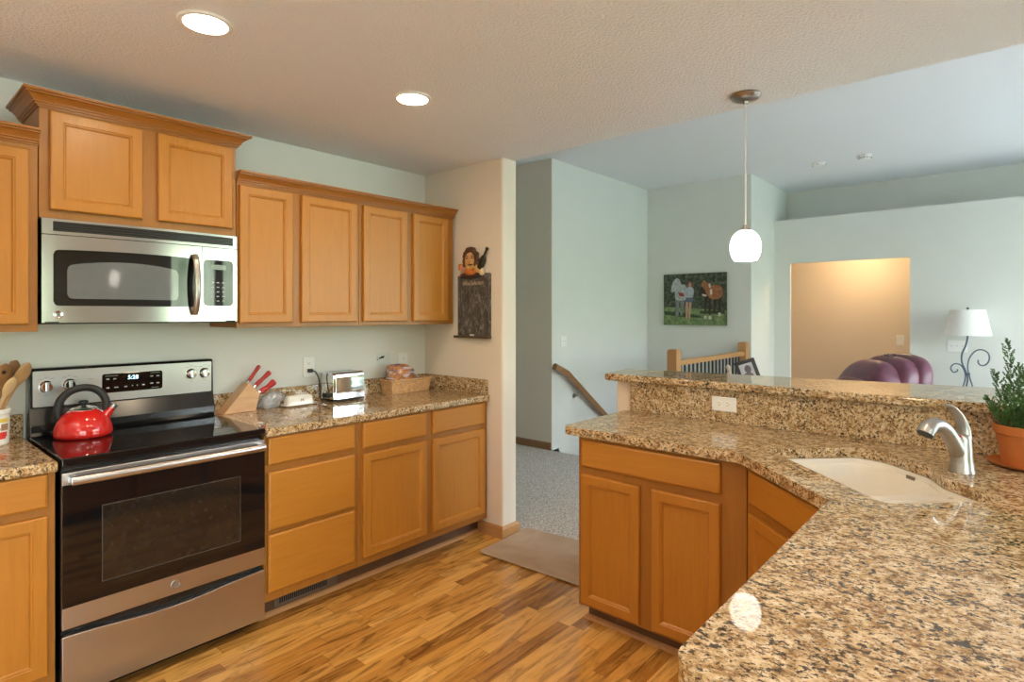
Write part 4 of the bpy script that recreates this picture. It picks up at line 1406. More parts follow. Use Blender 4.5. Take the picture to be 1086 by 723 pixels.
part('lid', M['whiteceramic'], t, lambda bm: loft(bm, [(rr(1.633, 1.797, 3.098, 3.167, 0.016), ZC + 0.0095), (rr(1.640, 1.790, 3.102, 3.163, 0.018), ZC + 0.050), (rr(1.646, 1.784, 3.107, 3.158, 0.02), ZC + 0.058), (rr(1.664, 1.766, 3.117, 3.148, 0.015), ZC + 0.061)]), 35)
bmx = text_bm('M', 0.026, lambda x, y, z: (1.720 + x, 3.0995 - z, ZC + 0.032 + y), 0.0012)
obj('monogram', bmx, M['mark'], t)

# toaster
TX0, TX1, TY0, TY1 = 1.905, 2.122, 3.070, 3.212
t = thing('toaster', 'chrome two-slice toaster with black cord on the granite counter', 'toaster', ((TX0 + TX1) / 2, (TY0 + TY1) / 2, ZC))
def f(bm):
    # cross-section with rounded shoulders, extruded along X
    prism_axis(bm, round_poly([(TY0, ZC + 0.012), (TY1, ZC + 0.012), (TY1 - 0.002, ZC + 0.176), (TY0 + 0.004, ZC + 0.176)], [0.004, 0.004, 0.03, 0.02], 6), TX0 + 0.018, TX1 - 0.006, lambda u, v, a: (a, u, v))
part('shell', M['chrome'], t, f, 35)
for xa, xb in ((TX0, TX0 + 0.019), (TX1 - 0.007, TX1)):
    part('end_cap', M['chrome'], t, lambda bm: prism_axis(bm, round_poly([(TY0 + 0.003, ZC + 0.014), (TY1 - 0.003, ZC + 0.014), (TY1 - 0.005, ZC + 0.172), (TY0 + 0.007, ZC + 0.172)], [0.004, 0.004, 0.028, 0.02], 6), xa, xb, lambda u, v, a: (a, u, v)), 35, 0.002)
def f(bm):
    for y in (TY0 + 0.038, TY0 + 0.085):
        box(bm, TX0 + 0.03, TX1 - 0.03, y, y + 0.022, ZC + 0.1755, ZC + 0.1765)
part('slots', M['black'], t, f)
part('base', M['blackplastic'], t, lambda bm: (box(bm, TX0 + 0.004, TX1 - 0.004, TY0 + 0.006, TY1 - 0.006, ZC + 0.004, ZC + 0.014), [lathe(bm, [(0.008, ZC), (0.008, ZC + 0.006)], x, y, 12) for x in (TX0 + 0.03, TX1 - 0.03) for y in (TY0 + 0.025, TY1 - 0.025)]))
part('lever', M['blackplastic'], t, lambda bm: box(bm, TX0 - 0.022, TX0, TY0 + 0.045, TY0 + 0.095, ZC + 0.024, ZC + 0.050, 0.005, 2))
cord = part('cord', M['blackplastic'], t, lambda bm: tube(bm, smoothpts([(1.842, YW - 0.030, 1.099), (1.862, YW - 0.045, 1.092), (1.878, 3.19, 1.045), (1.876, 3.175, 0.97), (1.878, 3.17, 0.93), (1.892, 3.17, 0.923), (1.925, 3.18, 0.925)], 7), 0.0038, 10), 50)
part('plug', M['blackplastic'], cord, lambda bm: box(bm, 1.829, 1.855, YW - 0.036, YW - 0.0086, 1.088, 1.110, 0.004, 2))

# bread basket
BX0, BX1, BY0, BY1 = 2.335, 2.672, 3.075, 3.205
t = thing('bread_basket', 'tan woven basket holding the bread in the counter corner', 'basket', ((BX0 + BX1) / 2, (BY0 + BY1) / 2, ZC))
def f(bm):
    # woven walls: slats bulge in and out in rows
    rows, seg = 6, 84
    z0, z1 = ZC, ZC + 0.088
    def per(u, fl):
        a, b = (BX1 - BX0) + fl * 2, (BY1 - BY0) + fl * 2
        L = 2 * (a + b)
        s = u * L
        x0, y0 = BX0 - fl, BY0 - fl
        if s < a:
            return (x0 + s, y0), (0, -1)
        s -= a
        if s < b:
            return (x0 + a, y0 + s), (1, 0)
        s -= b
        if s < a:
            return (x0 + a - s, y0 + b), (0, 1)
        s -= a
        return (x0, y0 + b - s), (-1, 0)
    nz = rows * 6
    for layer, (off, sign) in enumerate(((0.0, 1), (-0.006, -1))):
        g = []
        for k in range(nz + 1):
            zz = z0 + (z1 - z0) * k / nz
            fl = -0.012 + 0.012 * k / nz
            row = int(min(k, nz - 1) / 6)
            inrow = (k % 6) / 6
            r = []
            for i in range(seg * 2):
                (x, y), (nx, ny) = per(i / (seg * 2), fl)
                wv = 0.0034 * math.sin(i * PI / 3 + row * PI) * (0.35 + 0.65 * math.sin(PI * inrow)) - (0.002 if k % 6 == 0 else 0)
                r.append(bm.verts.new((x + nx * (wv + off), y + ny * (wv + off), zz)))
            g.append(r)
        for a, b in zip(g, g[1:]):
            for i in range(len(a)):
                j = (i + 1) % len(a)
                bm.faces.new((a[i], a[j], b[j], b[i]))
    box(bm, BX0 + 0.014, BX1 - 0.014, BY0 + 0.014, BY1 - 0.014, ZC, ZC + 0.006)
part('weave', M['wicker'], t, f, 50)
def f(bm):
    lp = [(BX0 - 0.002, BY0 - 0.002), (BX1 + 0.002, BY0 - 0.002), (BX1 + 0.002, BY1 + 0.002), (BX0 - 0.002, BY1 + 0.002)]
    q = [(x, y, ZC + 0.086) for x, y in round_poly(lp, 0.008, 3)]
    tube(bm, q + [q[0]], 0.006, 8)
part('rim', M['wicker'], t, f, 40)

def bread_mat():
    m, tt, p = nodes('bagged_bread')
    setp(p, rough=0.22, spec=0.5)
    tc = tt.nodes.new('ShaderNodeTexCoord')
    f = noise(tt, tc.outputs['Object'], 18, 4, 0.6, 0.6)
    c = ramp(tt, f, [(0.35, (0.30, 0.10, 0.03)), (0.55, (0.50, 0.21, 0.075)), (0.72, (0.66, 0.36, 0.16))])
    t2 = noise(tt, mapping(tt, tc.outputs['Object'], (6, 6, 24), (0.3, 0.5, 0.2)), 2.2, 2, 0.5, 0.4)
    c = mix(tt, ramp(tt, t2, [(0.54, (0, 0, 0)), (0.57, (0.9, 0.9, 0.9))]), c, (0.58, 0.53, 0.60))
    c = mix(tt, ramp(tt, noise(tt, mapping(tt, tc.outputs['Object'], (8, 8, 20), (0.1, 0.4, 0)), 3.0, 2, 0.5), [(0.57, (0, 0, 0)), (0.60, (0.9, 0.9, 0.9))]), c, (0.13, 0.09, 0.17))
    tt.links.new(c, p.inputs['Base Color'])
    return m
bm = B()
superell(bm, (2.450, 3.137, ZC + 0.118), (0.108, 0.056, 0.074), 0.75, 0.75, Matrix.Rotation(R(8), 3, 'Y'), 40, 24)
for v in bm.verts:
    q = v.co * 30
    v.co += Vector((mnoise.noise(q), mnoise.noise(q + Vector((9, 0, 0))), mnoise.noise(q + Vector((0, 9, 0))))) * 0.0035
t = obj('bread_loaf', bm, bread_mat(), None, 60)
tag(t, 'brown bread loaf in a printed plastic bag lying in the woven basket', 'bread')
part('bag_tail', M['bag'], t, lambda bm: tube(bm, smoothpts([(2.52, 3.13, ZC + 0.085), (2.55, 3.125, ZC + 0.090), (2.60, 3.125, ZC + 0.080), (2.635, 3.13, ZC + 0.075)], 4), 0.02, 12, flat=lerp_list([(0.03, 0.035), (0.018, 0.02), (0.010, 0.012), (0.014, 0.02)], 13)), 50)

# small clear sticker with dark print on the stove wall
t = thing('wall_sticker', 'small clear sticker with dark print on the stove wall above the basket', 'sticker', (2.39, YW, 1.13))
part('film', M['film'], t, lambda bm: box(bm, 2.338, 2.450, YW - 0.0012, YW - 0.0002, 1.095, 1.178))
def f(bm):
    box(bm, 2.343, 2.346, YW - 0.002, YW - 0.0010, 1.128, 1.150)
    prism_axis(bm, [(2.358, 1.138), (2.398, 1.143), (2.402, 1.158), (2.378, 1.156), (2.366, 1.148), (2.358, 1.148)], YW - 0.002, YW - 0.0010, lambda u, v, a: (u, a, v))
    box(bm, 2.35, 2.353, YW - 0.002, YW - 0.0010, 1.130, 1.136)
part('print', M['blackplastic'], t, f)

# ------------------------------------------------------------------ chalkboard on the end wall
t = thing('chalkboard', 'narrow wall chalkboard topped by a painted wine waiter figure', 'chalkboard', (XE, 2.736, 1.29))
BYL, BYR = 2.889, 2.585          # picture left / right edges
def yz(name, mat, parent, poly, d0, d1, bevel=None, smooth=None):
    """flat shape in the wall plane: poly of (picture-right from left edge, z), extruded off the wall"""
    bmx = B()
    prism_axis(bmx, [(u, v) for u, v in poly], d0, d1, lambda u, v, a: (XE - a, BYL - u, v))
    return obj(name, bmx, mat, parent, smooth, bevel=bevel)
W = BYL - BYR
yz('board', M['slate'], t, round_poly([(0, 1.296), (W, 1.296), (W, 1.712), (0, 1.705)], [0.002, 0.002, 0.012, 0.012]), 0.001, 0.014, 0.002)
tr = yz('chalk_ledge', M['darkwood'], t, [(-0.018, 1.280), (W + 0.002, 1.280), (W + 0.002, 1.297), (-0.018, 1.297)], 0.001, 0.038, 0.002)
yz('chalk', M['white'], tr, [(0.125, 1.2975), (0.16, 1.2975), (0.16, 1.306), (0.125, 1.306)], 0.014, 0.023)
bmx = text_bm('Wine Selection', 0.041, lambda x, y, z: (XE - 0.0148 - z, BYL - (0.148 + x * 0.78), 1.648 + x * 0.02 + y + 0.0), 0.0008)
obj('lettering', bmx, plain('cream_lettering', (0.42, 0.34, 0.25), 0.6, 0.2, 80), t)
fg = obj('figure', (lambda b: (superell(b, (XE - 0.018, BYL - 0.128, 1.795), (0.016, 0.052, 0.062), 0.8, 0.9, None, 28, 16), b)[1])(B()), plain('figure_skin', (0.62, 0.36, 0.17), 0.45, 0.15, 60), t, 60)
def ell(name, mat, parent, u, z, ru, rz, d=0.018, rd=0.012, tilt=0, e=0.9):
    b = B()
    superell(b, (XE - d, BYL - u, z), (rd, ru, rz), e, e, Matrix.Rotation(R(tilt), 3, 'X'), 24, 14)
    return obj(name, b, mat, parent, 60)
hair = plain('figure_hair', (0.085, 0.036, 0.016), 0.5, 0.4, 90)
def f(bm):
    rnd = random.Random(4)
    for k in range(20):
        a = R(-25 + 230 * k / 19)
        u = 0.128 - 0.056 * math.cos(a) + rnd.uniform(-0.004, 0.004)
        z = 1.806 + 0.066 * math.sin(a) + rnd.uniform(-0.004, 0.004)
        superell(bm, (XE - 0.016, BYL - u, z), (0.014, rnd.uniform(0.016, 0.022), rnd.uniform(0.018, 0.026)), 0.9, 0.9, Matrix.Rotation(rnd.uniform(-0.6, 0.6), 3, 'X'), 14, 8)
part('hair', hair, fg, f, 60)
ell('nose', plain('figure_nose', (0.60, 0.30, 0.14), 0.4), fg, 0.140, 1.792, 0.010, 0.017, 0.036, 0.010, 10)
def f(bm):
    for u in (0.108, 0.158):
        superell(bm, (XE - 0.033, BYL - u, 1.815), (0.004, 0.008, 0.005), 1, 1, None, 12, 8)
        superell(bm, (XE - 0.032, BYL - u, 1.829), (0.004, 0.014, 0.003), 1, 1, None, 12, 8)
    superell(bm, (XE - 0.033, BYL - 0.140, 1.770), (0.005, 0.026, 0.006), 1, 1, None, 14, 8)
part('eyes_and_moustache', hair, fg, f, 60)
orange = plain('figure_orange', (0.55, 0.17, 0.04), 0.45, 0.35, 50)
yellow = plain('figure_yellow', (0.66, 0.44, 0.16), 0.45, 0.3, 50)
ell('scarf', orange, fg, 0.130, 1.727, 0.058, 0.030, 0.020, 0.016, 4)
ell('collar', yellow, fg, 0.135, 1.752, 0.040, 0.016, 0.022, 0.014, -6)
ell('raised_hand', yellow, fg, 0.205, 1.742, 0.034, 0.024, 0.022, 0.014, 25)
ell('napkin', plain('figure_cream', (0.72, 0.60, 0.42), 0.5, 0.2, 60), fg, 0.238, 1.722, 0.026, 0.026, 0.020, 0.012, 35)
ell('sleeve', plain('figure_dark_sleeve', (0.05, 0.03, 0.03), 0.5, 0.3, 60), fg, 0.125, 1.700, 0.105, 0.022, 0.016, 0.014, 0)
def glassf(bm):
    b2 = B(); lathe(b2, [(0.016, 0), (0.016, 0.003), (0.003, 0.006), (0.003, 0.030), (0.018, 0.045), (0.021, 0.065), (0.017, 0.082), (0, 0.082)], 0, 0, 16)
    for v in b2.verts:
        v.co = Vector((XE - 0.020 - v.co.x * 0.6, BYL - 0.034 - v.co.y, 1.700 + v.co.z))
    me = bpy.data.meshes.new('tmp'); b2.to_mesh(me); b2.free(); bm.from_mesh(me); bpy.data.meshes.remove(me)
part('wine_glass', plain('figure_glass', (0.60, 0.22, 0.10), 0.3, 0.3, 60), fg, glassf, 40)
def bottle(bm):
    b2 = B(); lathe(b2, [(0.0, 0), (0.026, 0), (0.027, 0.004), (0.027, 0.062), (0.022, 0.080), (0.011, 0.095), (0.010, 0.135), (0.013, 0.137), (0.013, 0.152), (0, 0.153)], 0, 0, 20)
    m = Matrix.Rotation(R(-25), 4, 'X')
    for v in b2.verts:
        p = Matrix.Rotation(R(28), 4, 'X') @ v.co.to_4d()
        v.co = Vector((XE - 0.020 - p.x * 0.6, BYL - 0.215 + p.y, 1.742 + p.z))
    me = bpy.data.meshes.new('tmp'); b2.to_mesh(me); b2.free(); bm.from_mesh(me); bpy.data.meshes.remove(me)
part('wine_bottle', plain('figure_bottle', (0.018, 0.024, 0.018), 0.25), fg, bottle, 40)

# ------------------------------------------------------------------ floor mat
bm = B()
prism(bm, round_poly([(2.497, 2.445), (2.990, 2.478), (3.100, 1.60), (2.545, 1.60)], 0.03, 5), 0.0065, 0.014)
tag(obj('floor_mat', bm, M['rug'], bevel=0.003), 'tan floor mat lying between the wood floor and the carpet', 'mat')

# ------------------------------------------------------------------ lights in the ceiling
for i, (x, y) in enumerate(((0.81, 2.105), (1.725, 2.117), (0.81, 0.45), (1.725, 0.45), (-0.6, 1.3))):  # the last three are out of view, added for extra kitchen light
    lab = ['larger recessed ceiling light above the range, left of the other', 'recessed ceiling light farther right, toward the living room', 'unseen recessed fill light added overhead near the counter end', 'unseen recessed fill light added above the sink counter', 'unseen recessed fill light added behind the viewer'][i]
    t = thing('recessed_light', lab, 'ceiling light', (x, y, HK - 0.012), 'recessed kitchen lights')
    part('trim_ring', M['white'], t, lambda bm: lathe(bm, [(0.068, HK - 0.004), (0.070, HK - 0.008), (0.084, HK - 0.007), (0.088, HK - 0.003), (0.088, HK - 0.0005), (0.068, HK - 0.0005)], x, y, 48, False), 40)
    part('lens', M['can_glow'], t, lambda bm: lathe(bm, [(0.068, HK - 0.001), (0.068, HK - 0.004), (0.05, HK - 0.010), (0, HK - 0.012)], x, y, 40), 60)
# pendants: one in view, its twin over the near counter seen only as a reflection
for QX, QY, plabel in ((2.705, 0.938, 'small round white glass pendant hanging above the bar'), (1.31, -0.26, 'round white glass pendant over the near counter, mirrored in the microwave door')):
    t = thing('pendant_light', plabel, 'pendant light', (QX, QY, 1.685), 'round glass pendants')
    part('canopy', M['nickel'], t, lambda bm: lathe(bm, [(0.066, HK - 0.0005), (0.068, HK - 0.006), (0.060, HK - 0.018), (0.040, HK - 0.027), (0.012, HK - 0.031), (0.010, HK - 0.040), (0, HK - 0.040)], QX, QY, 40), 50)
    part('cord', plain('pendant_cord', (0.75, 0.75, 0.73), 0.3), t, lambda bm: tube(bm, [(QX, QY, HK - 0.035), (QX, QY, 1.840)], 0.0035, 10), 50)
    part('socket_cap', M['nickel'], t, lambda bm: lathe(bm, [(0.006, 1.852), (0.010, 1.850), (0.011, 1.840), (0.018, 1.837), (0.024, 1.829), (0.024, 1.826), (0, 1.826)], QX, QY, 32), 40)
    part('globe', M['pendant_glow'], t, lambda bm: lathe(bm, [(0.014, 1.829), (0.030, 1.824), (0.046, 1.812), (0.058, 1.795), (0.0655, 1.773), (0.0680, 1.750), (0.0655, 1.725), (0.058, 1.702), (0.0495, 1.688), (0.045, 1.687), (0.040, 1.70), (0, 1.70)], QX, QY, 40), 60)
# five-globe fixture added unseen behind the viewer to brighten the kitchen
HX, HY = -1.0, 0.2
t = thing('fill_chandelier', 'unseen five-globe nickel fill fixture added behind the viewer', 'fill_chandelier', (HX, HY, 1.75))
part('stem', M['nickel'], t, lambda bm: (lathe(bm, [(0.065, HK - 0.0005), (0.06, HK - 0.02), (0.01, HK - 0.03), (0.008, 1.95), (0.03, 1.93), (0.035, 1.88), (0.01, 1.84), (0, 1.83)], HX, HY, 24)), 50)
for k in range(5):
    a = 2 * PI * k / 5
    ex, ey = HX + 0.30 * math.cos(a), HY + 0.30 * math.sin(a)
    arm = part('arm', M['nickel'], t, lambda bm: tube(bm, smoothpts([(HX + 0.02 * math.cos(a), HY + 0.02 * math.sin(a), 1.90), (HX + 0.15 * math.cos(a), HY + 0.15 * math.sin(a), 1.83), (ex, ey, 1.86), (ex, ey, 1.90)], 5), 0.007, 8), 50)
    part('globe', M['fill_chandelier_glow'], arm, lambda bm: lathe(bm, [(0.03, 1.90), (0.065, 1.93), (0.078, 1.97), (0.070, 2.02), (0.05, 2.05), (0, 2.05)], ex, ey, 24), 60)
# unseen uplight added behind the viewer to brighten the ceiling
FX, FY = -0.95, 1.55
t = thing('fill_torchiere', 'unseen bronze torchiere added behind the viewer to brighten the ceiling', 'lamp', (FX, FY, 0.0))
part('base', M['nickel'], t, lambda bm: lathe(bm, [(0, 0.0005), (0.14, 0.0005), (0.14, 0.015), (0.03, 0.03), (0.014, 0.05), (0, 0.05)], FX, FY, 32), 50)
part('pole', M['nickel'], t, lambda bm: tube(bm, [(FX, FY, 0.03), (FX, FY, 1.70)], 0.012, 14), 50)
part('bowl', M['nickel'], t, lambda bm: lathe(bm, [(0.012, 1.68), (0.05, 1.69), (0.12, 1.73), (0.17, 1.79), (0.165, 1.79), (0.115, 1.74), (0.03, 1.715), (0, 1.715)], FX, FY, 40, False), 50)
part('diffuser', M['fill_torch_glow'], t, lambda bm: lathe(bm, [(0.135, 1.765), (0.10, 1.768), (0, 1.770)], FX, FY, 32, False), 50)
# detectors
for (x, y, hgt, r, lab) in ((6.943, 1.622, 0.030, 0.068, 'low round white ceiling detector, the left of two on the living room ceiling'), (6.905, 1.181, 0.045, 0.062, 'taller white ceiling detector with dark slots, the right of two')):
    t = thing('smoke_detector', lab, 'smoke detector', (x, y, HL - hgt), 'white ceiling detectors')
    part('housing', M['white'], t, lambda bm: lathe(bm, [(r, HL - 0.0005), (r, HL - 0.012), (r * 0.92, HL - 0.014), (r * 0.92, HL - hgt * 0.7), (r * 0.78, HL - hgt), (0, HL - hgt)], x, y, 40), 35)
    def f(bm):
        for k in range(12 if hgt > 0.04 else 4):
            a = 2 * PI * k / (12 if hgt > 0.04 else 4)
            c = Vector((x + r * 0.9 * math.cos(a), y + r * 0.9 * math.sin(a), HL - hgt * 0.72))
            superell(bm, c, (0.008, 0.008, 0.004), 0.5, 0.5, None, 8, 6)
    part('slots', M['mark'], t, f)
# hall ceiling light
t = thing('hall_ceiling_light', 'ceiling light hidden inside the hall behind the opening', 'ceiling light', (8.40, 1.55, 2.43))
part('base', M['nickel'], t, lambda bm: lathe(bm, [(0.13, 2.4995), (0.13, 2.485), (0, 2.485)], 8.40, 1.55, 32), 40)
part('dome', M['hall_glow'], t, lambda bm: lathe(bm, [(0.12, 2.485), (0.115, 2.465), (0.08, 2.445), (0, 2.435)], 8.40, 1.55, 32), 60)

# ------------------------------------------------------------------ stair railing and handrail
t = thing('stair_railing', 'oak guard railing with dark iron balusters beside the stairwell', 'railing', (6.0, 2.42, 0.006))
M['oaky'] = M['oak']
for x in (5.085, 6.905):
    def f(bm):
        box(bm, x - 0.048, x + 0.048, 2.372, 2.468, 0.0065, 1.09, 0.003, 2)
        loft(bm, [(rr(x - 0.048, x + 0.048, 2.372, 2.468, 0.004), 1.09), (rr(x - 0.048, x + 0.048, 2.372, 2.468, 0.004), 1.098), (rr(x - 0.034, x + 0.034, 2.386, 2.454, 0.004), 1.112)])
    part('newel_post', wood('oak_post', (0.36, 0.17, 0.06), (0.48, 0.25, 0.10), (0.58, 0.33, 0.15)), t, f)
part('top_rail', M['oak'], t, lambda bm: prism_axis(bm, [(-0.03, 0.955), (0.03, 0.955), (0.034, 0.975), (0.03, 0.995), (0.018, 1.004), (-0.018, 1.004), (-0.03, 0.995), (-0.034, 0.975)], 5.133, 6.857, lambda u, v, a: (a, 2.42 + u, v)), 30)
part('bottom_rail', M['oak'], t, lambda bm: box(bm, 5.133, 6.857, 2.39, 2.45, 0.0065, 0.05, 0.003, 1))
for k in range(17):
    x = 5.225 + k * 0.0965
    part('baluster', M['iron'], t, lambda bm: box(bm, x - 0.008, x + 0.008, 2.412, 2.428, 0.05, 0.956))
t = thing('handrail', 'sloping oak wall handrail descending along the green stairway wall', 'handrail', (5.3, 3.62, 0.5))
hpts = [(4.824, 3.615, 0.893), (5.040, 3.615, 0.805), (5.9, 3.615, 0.18), (6.7, 3.615, -0.42)]
def f(bm):
    sec = [(-0.026, -0.022), (0.026, -0.022), (0.03, 0.0), (0.026, 0.022), (0.012, 0.03), (-0.012, 0.03), (-0.026, 0.022), (-0.03, 0.0)]
    rg = []
    for i, p in enumerate(hpts):
        d = (Vector(hpts[min(i + 1, 3)]) - Vector(hpts[max(i - 1, 0)])).normalized()
        up = Vector((-d.z, 0, d.x))
        rg.append([bm.verts.new(Vector(p) + Vector((0, u, 0)) + up * v * 1.2) for u, v in sec])
    for a, b in zip(rg, rg[1:]):
        for i in range(8):
            j = (i + 1) % 8
            bm.faces.new((a[i], a[j], b[j], b[i]))
    bm.faces.new(rg[0][::-1]); bm.faces.new(rg[-1])
part('rail', M['oakdark'], t, f, 30)
for x, z in ((5.27, 0.625), (6.2, -0.055)):
    part('bracket', M['nickel'], t, lambda bm: (tube(bm, smoothpts([(x, 3.689, z - 0.09), (x, 3.66, z - 0.092), (x, 3.625, z - 0.07), (x, 3.615, z - 0.022)], 5), 0.007, 10), tube(bm, [(x, 3.6895, z - 0.09), (x, 3.682, z - 0.09)], 0.026, 20)), 40)

# ------------------------------------------------------------------ canvas print on the landing wall
t = thing('canvas_print', 'unframed canvas photo of a person between a white and a brown horse', 'picture', (6.94, 3.03, 1.30))
PYL, PYR, PZ0, PZ1 = 3.440, 2.628, 1.300, 1.945
def cv(u, v, d=0.0):
    return (6.930 - d, PYL - (PYL - PYR) * u, PZ0 + (PZ1 - PZ0) * v)
def canvas_mat():
    m, tt, p = nodes('canvas_foliage')
    setp(p, rough=0.6)
    tc = tt.nodes.new('ShaderNodeTexCoord')
    f = noise(tt, tc.outputs['Object'], 26, 5, 0.75)
    c = ramp(tt, f, [(0.36, (0.010, 0.014, 0.010)), (0.5, (0.05, 0.065, 0.04)), (0.60, (0.12, 0.13, 0.09)), (0.70, (0.30, 0.20, 0.17))])
    tt.links.new(c, p.inputs['Base Color'])
    return m
part('canvas', canvas_mat(), t, lambda bm: box(bm, 6.930, 6.9615, PYR, PYL, PZ0, PZ1, 0.002, 1))
def shape(name, mat, polys, d):
    for poly in polys:
        def f(bm):
            pp = [tuple(q)[:2] for q in smoothpts([(a, b, 0) for a, b in poly + [poly[0]]], 4)[:-1]]
            a = [bm.verts.new(cv(u, v, d)) for u, v in pp]
            b = [bm.verts.new(cv(u, v, 0.0)) for u, v in pp]
            bm.faces.new(a)
            for i in range(len(a)):
                j = (i + 1) % len(a)
                bm.faces.new((b[i], b[j], a[j], a[i]))
        part(name, mat, t, f)
def flat(name, mat, polys, d):
    def f(bm):
        for poly in polys:
            a = [bm.verts.new(cv(u, v, d)) for u, v in poly]
            bm.faces.new(a)
    return part(name, mat, t, f)
flat('grass', plain('canvas_grass', (0.17, 0.24, 0.10), 0.6, 0.45, 22), [[(0.0, 0.0), (1.0, 0.0), (1.0, 0.27), (0.75, 0.30), (0.4, 0.33), (0.0, 0.36)]], 0.0006)
flat('ground_shade', plain('canvas_shade', (0.035, 0.055, 0.025), 0.6, 0.6, 40), [[(0.02, 0.20), (0.3, 0.16), (0.62, 0.14), (0.6, 0.18), (0.3, 0.25), (0.02, 0.27)], [(0.6, 0.22), (0.98, 0.22), (0.98, 0.28), (0.6, 0.28)]], 0.0009)
wh = plain('canvas_white_horse', (0.40, 0.42, 0.44), 0.6, 0.35, 45)
gy = plain('canvas_grey_legs', (0.19, 0.20, 0.21), 0.6, 0.5, 45)
shape('white_horse', wh, [[(0.12, 0.66), (0.15, 0.82), (0.20, 0.91), (0.26, 0.90), (0.30, 0.80), (0.36, 0.78), (0.39, 0.66), (0.38, 0.50), (0.28, 0.48), (0.20, 0.52), (0.19, 0.66), (0.16, 0.64)]], 0.0013)
shape('white_horse_leg', gy, [[(0.19, 0.55), (0.27, 0.55), (0.255, 0.36), (0.25, 0.19), (0.20, 0.19), (0.21, 0.36)], [(0.28, 0.52), (0.35, 0.52), (0.33, 0.35), (0.32, 0.20), (0.28, 0.20), (0.285, 0.36)]], 0.0011)
shape('halter', plain('canvas_halter_red', (0.30, 0.05, 0.05), 0.6), [[(0.24, 0.64), (0.33, 0.62), (0.34, 0.56), (0.27, 0.57)]], 0.0016)
bh = plain('canvas_brown_horse', (0.33, 0.125, 0.05), 0.6, 0.35, 30)
shape('brown_horse', bh, [[(0.61, 0.76), (0.645, 0.85), (0.70, 0.83), (0.745, 0.76), (0.82, 0.765), (0.90, 0.755), (0.945, 0.68), (0.95, 0.58), (0.90, 0.51), (0.82, 0.49), (0.75, 0.52), (0.70, 0.60), (0.66, 0.70)]], 0.0013)
shape('brown_horse_leg', plain('canvas_dark_legs', (0.035, 0.02, 0.014), 0.6, 0.4), [[(0.66, 0.66), (0.73, 0.60), (0.70, 0.40), (0.695, 0.24), (0.67, 0.24), (0.67, 0.42)], [(0.73, 0.56), (0.77, 0.56), (0.765, 0.36), (0.765, 0.22), (0.735, 0.22), (0.735, 0.38)], [(0.80, 0.52), (0.85, 0.52), (0.84, 0.36), (0.83, 0.23), (0.80, 0.23), (0.81, 0.36)], [(0.88, 0.55), (0.94, 0.57), (0.91, 0.38), (0.91, 0.25), (0.88, 0.25), (0.88, 0.4)], [(0.62, 0.74), (0.70, 0.72), (0.68, 0.60), (0.61, 0.56), (0.57, 0.60)]], 0.0011)
shape('brown_horse_sock', plain('canvas_cream', (0.62, 0.56, 0.47), 0.6, 0.2), [[(0.665, 0.18), (0.70, 0.18), (0.70, 0.13), (0.66, 0.13)], [(0.735, 0.18), (0.77, 0.18), (0.775, 0.12), (0.735, 0.12)], [(0.88, 0.24), (0.915, 0.24), (0.915, 0.18), (0.88, 0.18)], [(0.73, 0.79), (0.76, 0.79), (0.765, 0.72), (0.74, 0.72)], [(0.755, 0.68), (0.785, 0.68), (0.785, 0.59), (0.755, 0.59)], [(0.63, 0.60), (0.69, 0.585), (0.70, 0.55), (0.64, 0.56)]], 0.0017)
shape('person_hair', plain('canvas_hair', (0.22, 0.09, 0.06), 0.6), [[(0.40, 0.72), (0.405, 0.83), (0.435, 0.85), (0.475, 0.82), (0.49, 0.72), (0.44, 0.68)]], 0.0015)
shape('person_skin', plain('canvas_skin', (0.52, 0.30, 0.22), 0.6, 0.1), [[(0.42, 0.74), (0.425, 0.81), (0.45, 0.81), (0.455, 0.74)], [(0.37, 0.46), (0.41, 0.46), (0.405, 0.25), (0.40, 0.14), (0.375, 0.14), (0.37, 0.3)], [(0.425, 0.46), (0.465, 0.46), (0.45, 0.27), (0.44, 0.14), (0.415, 0.14), (0.42, 0.3)]], 0.0018)
shape('person_shirt', plain('canvas_shirt', (0.40, 0.43, 0.50), 0.6, 0.2, 40), [[(0.36, 0.70), (0.42, 0.74), (0.46, 0.74), (0.50, 0.68), (0.475, 0.52), (0.38, 0.52)]], 0.0019)
shape('person_shorts', plain('canvas_denim', (0.10, 0.13, 0.20), 0.6), [[(0.375, 0.53), (0.475, 0.53), (0.475, 0.45), (0.37, 0.45)]], 0.0020)

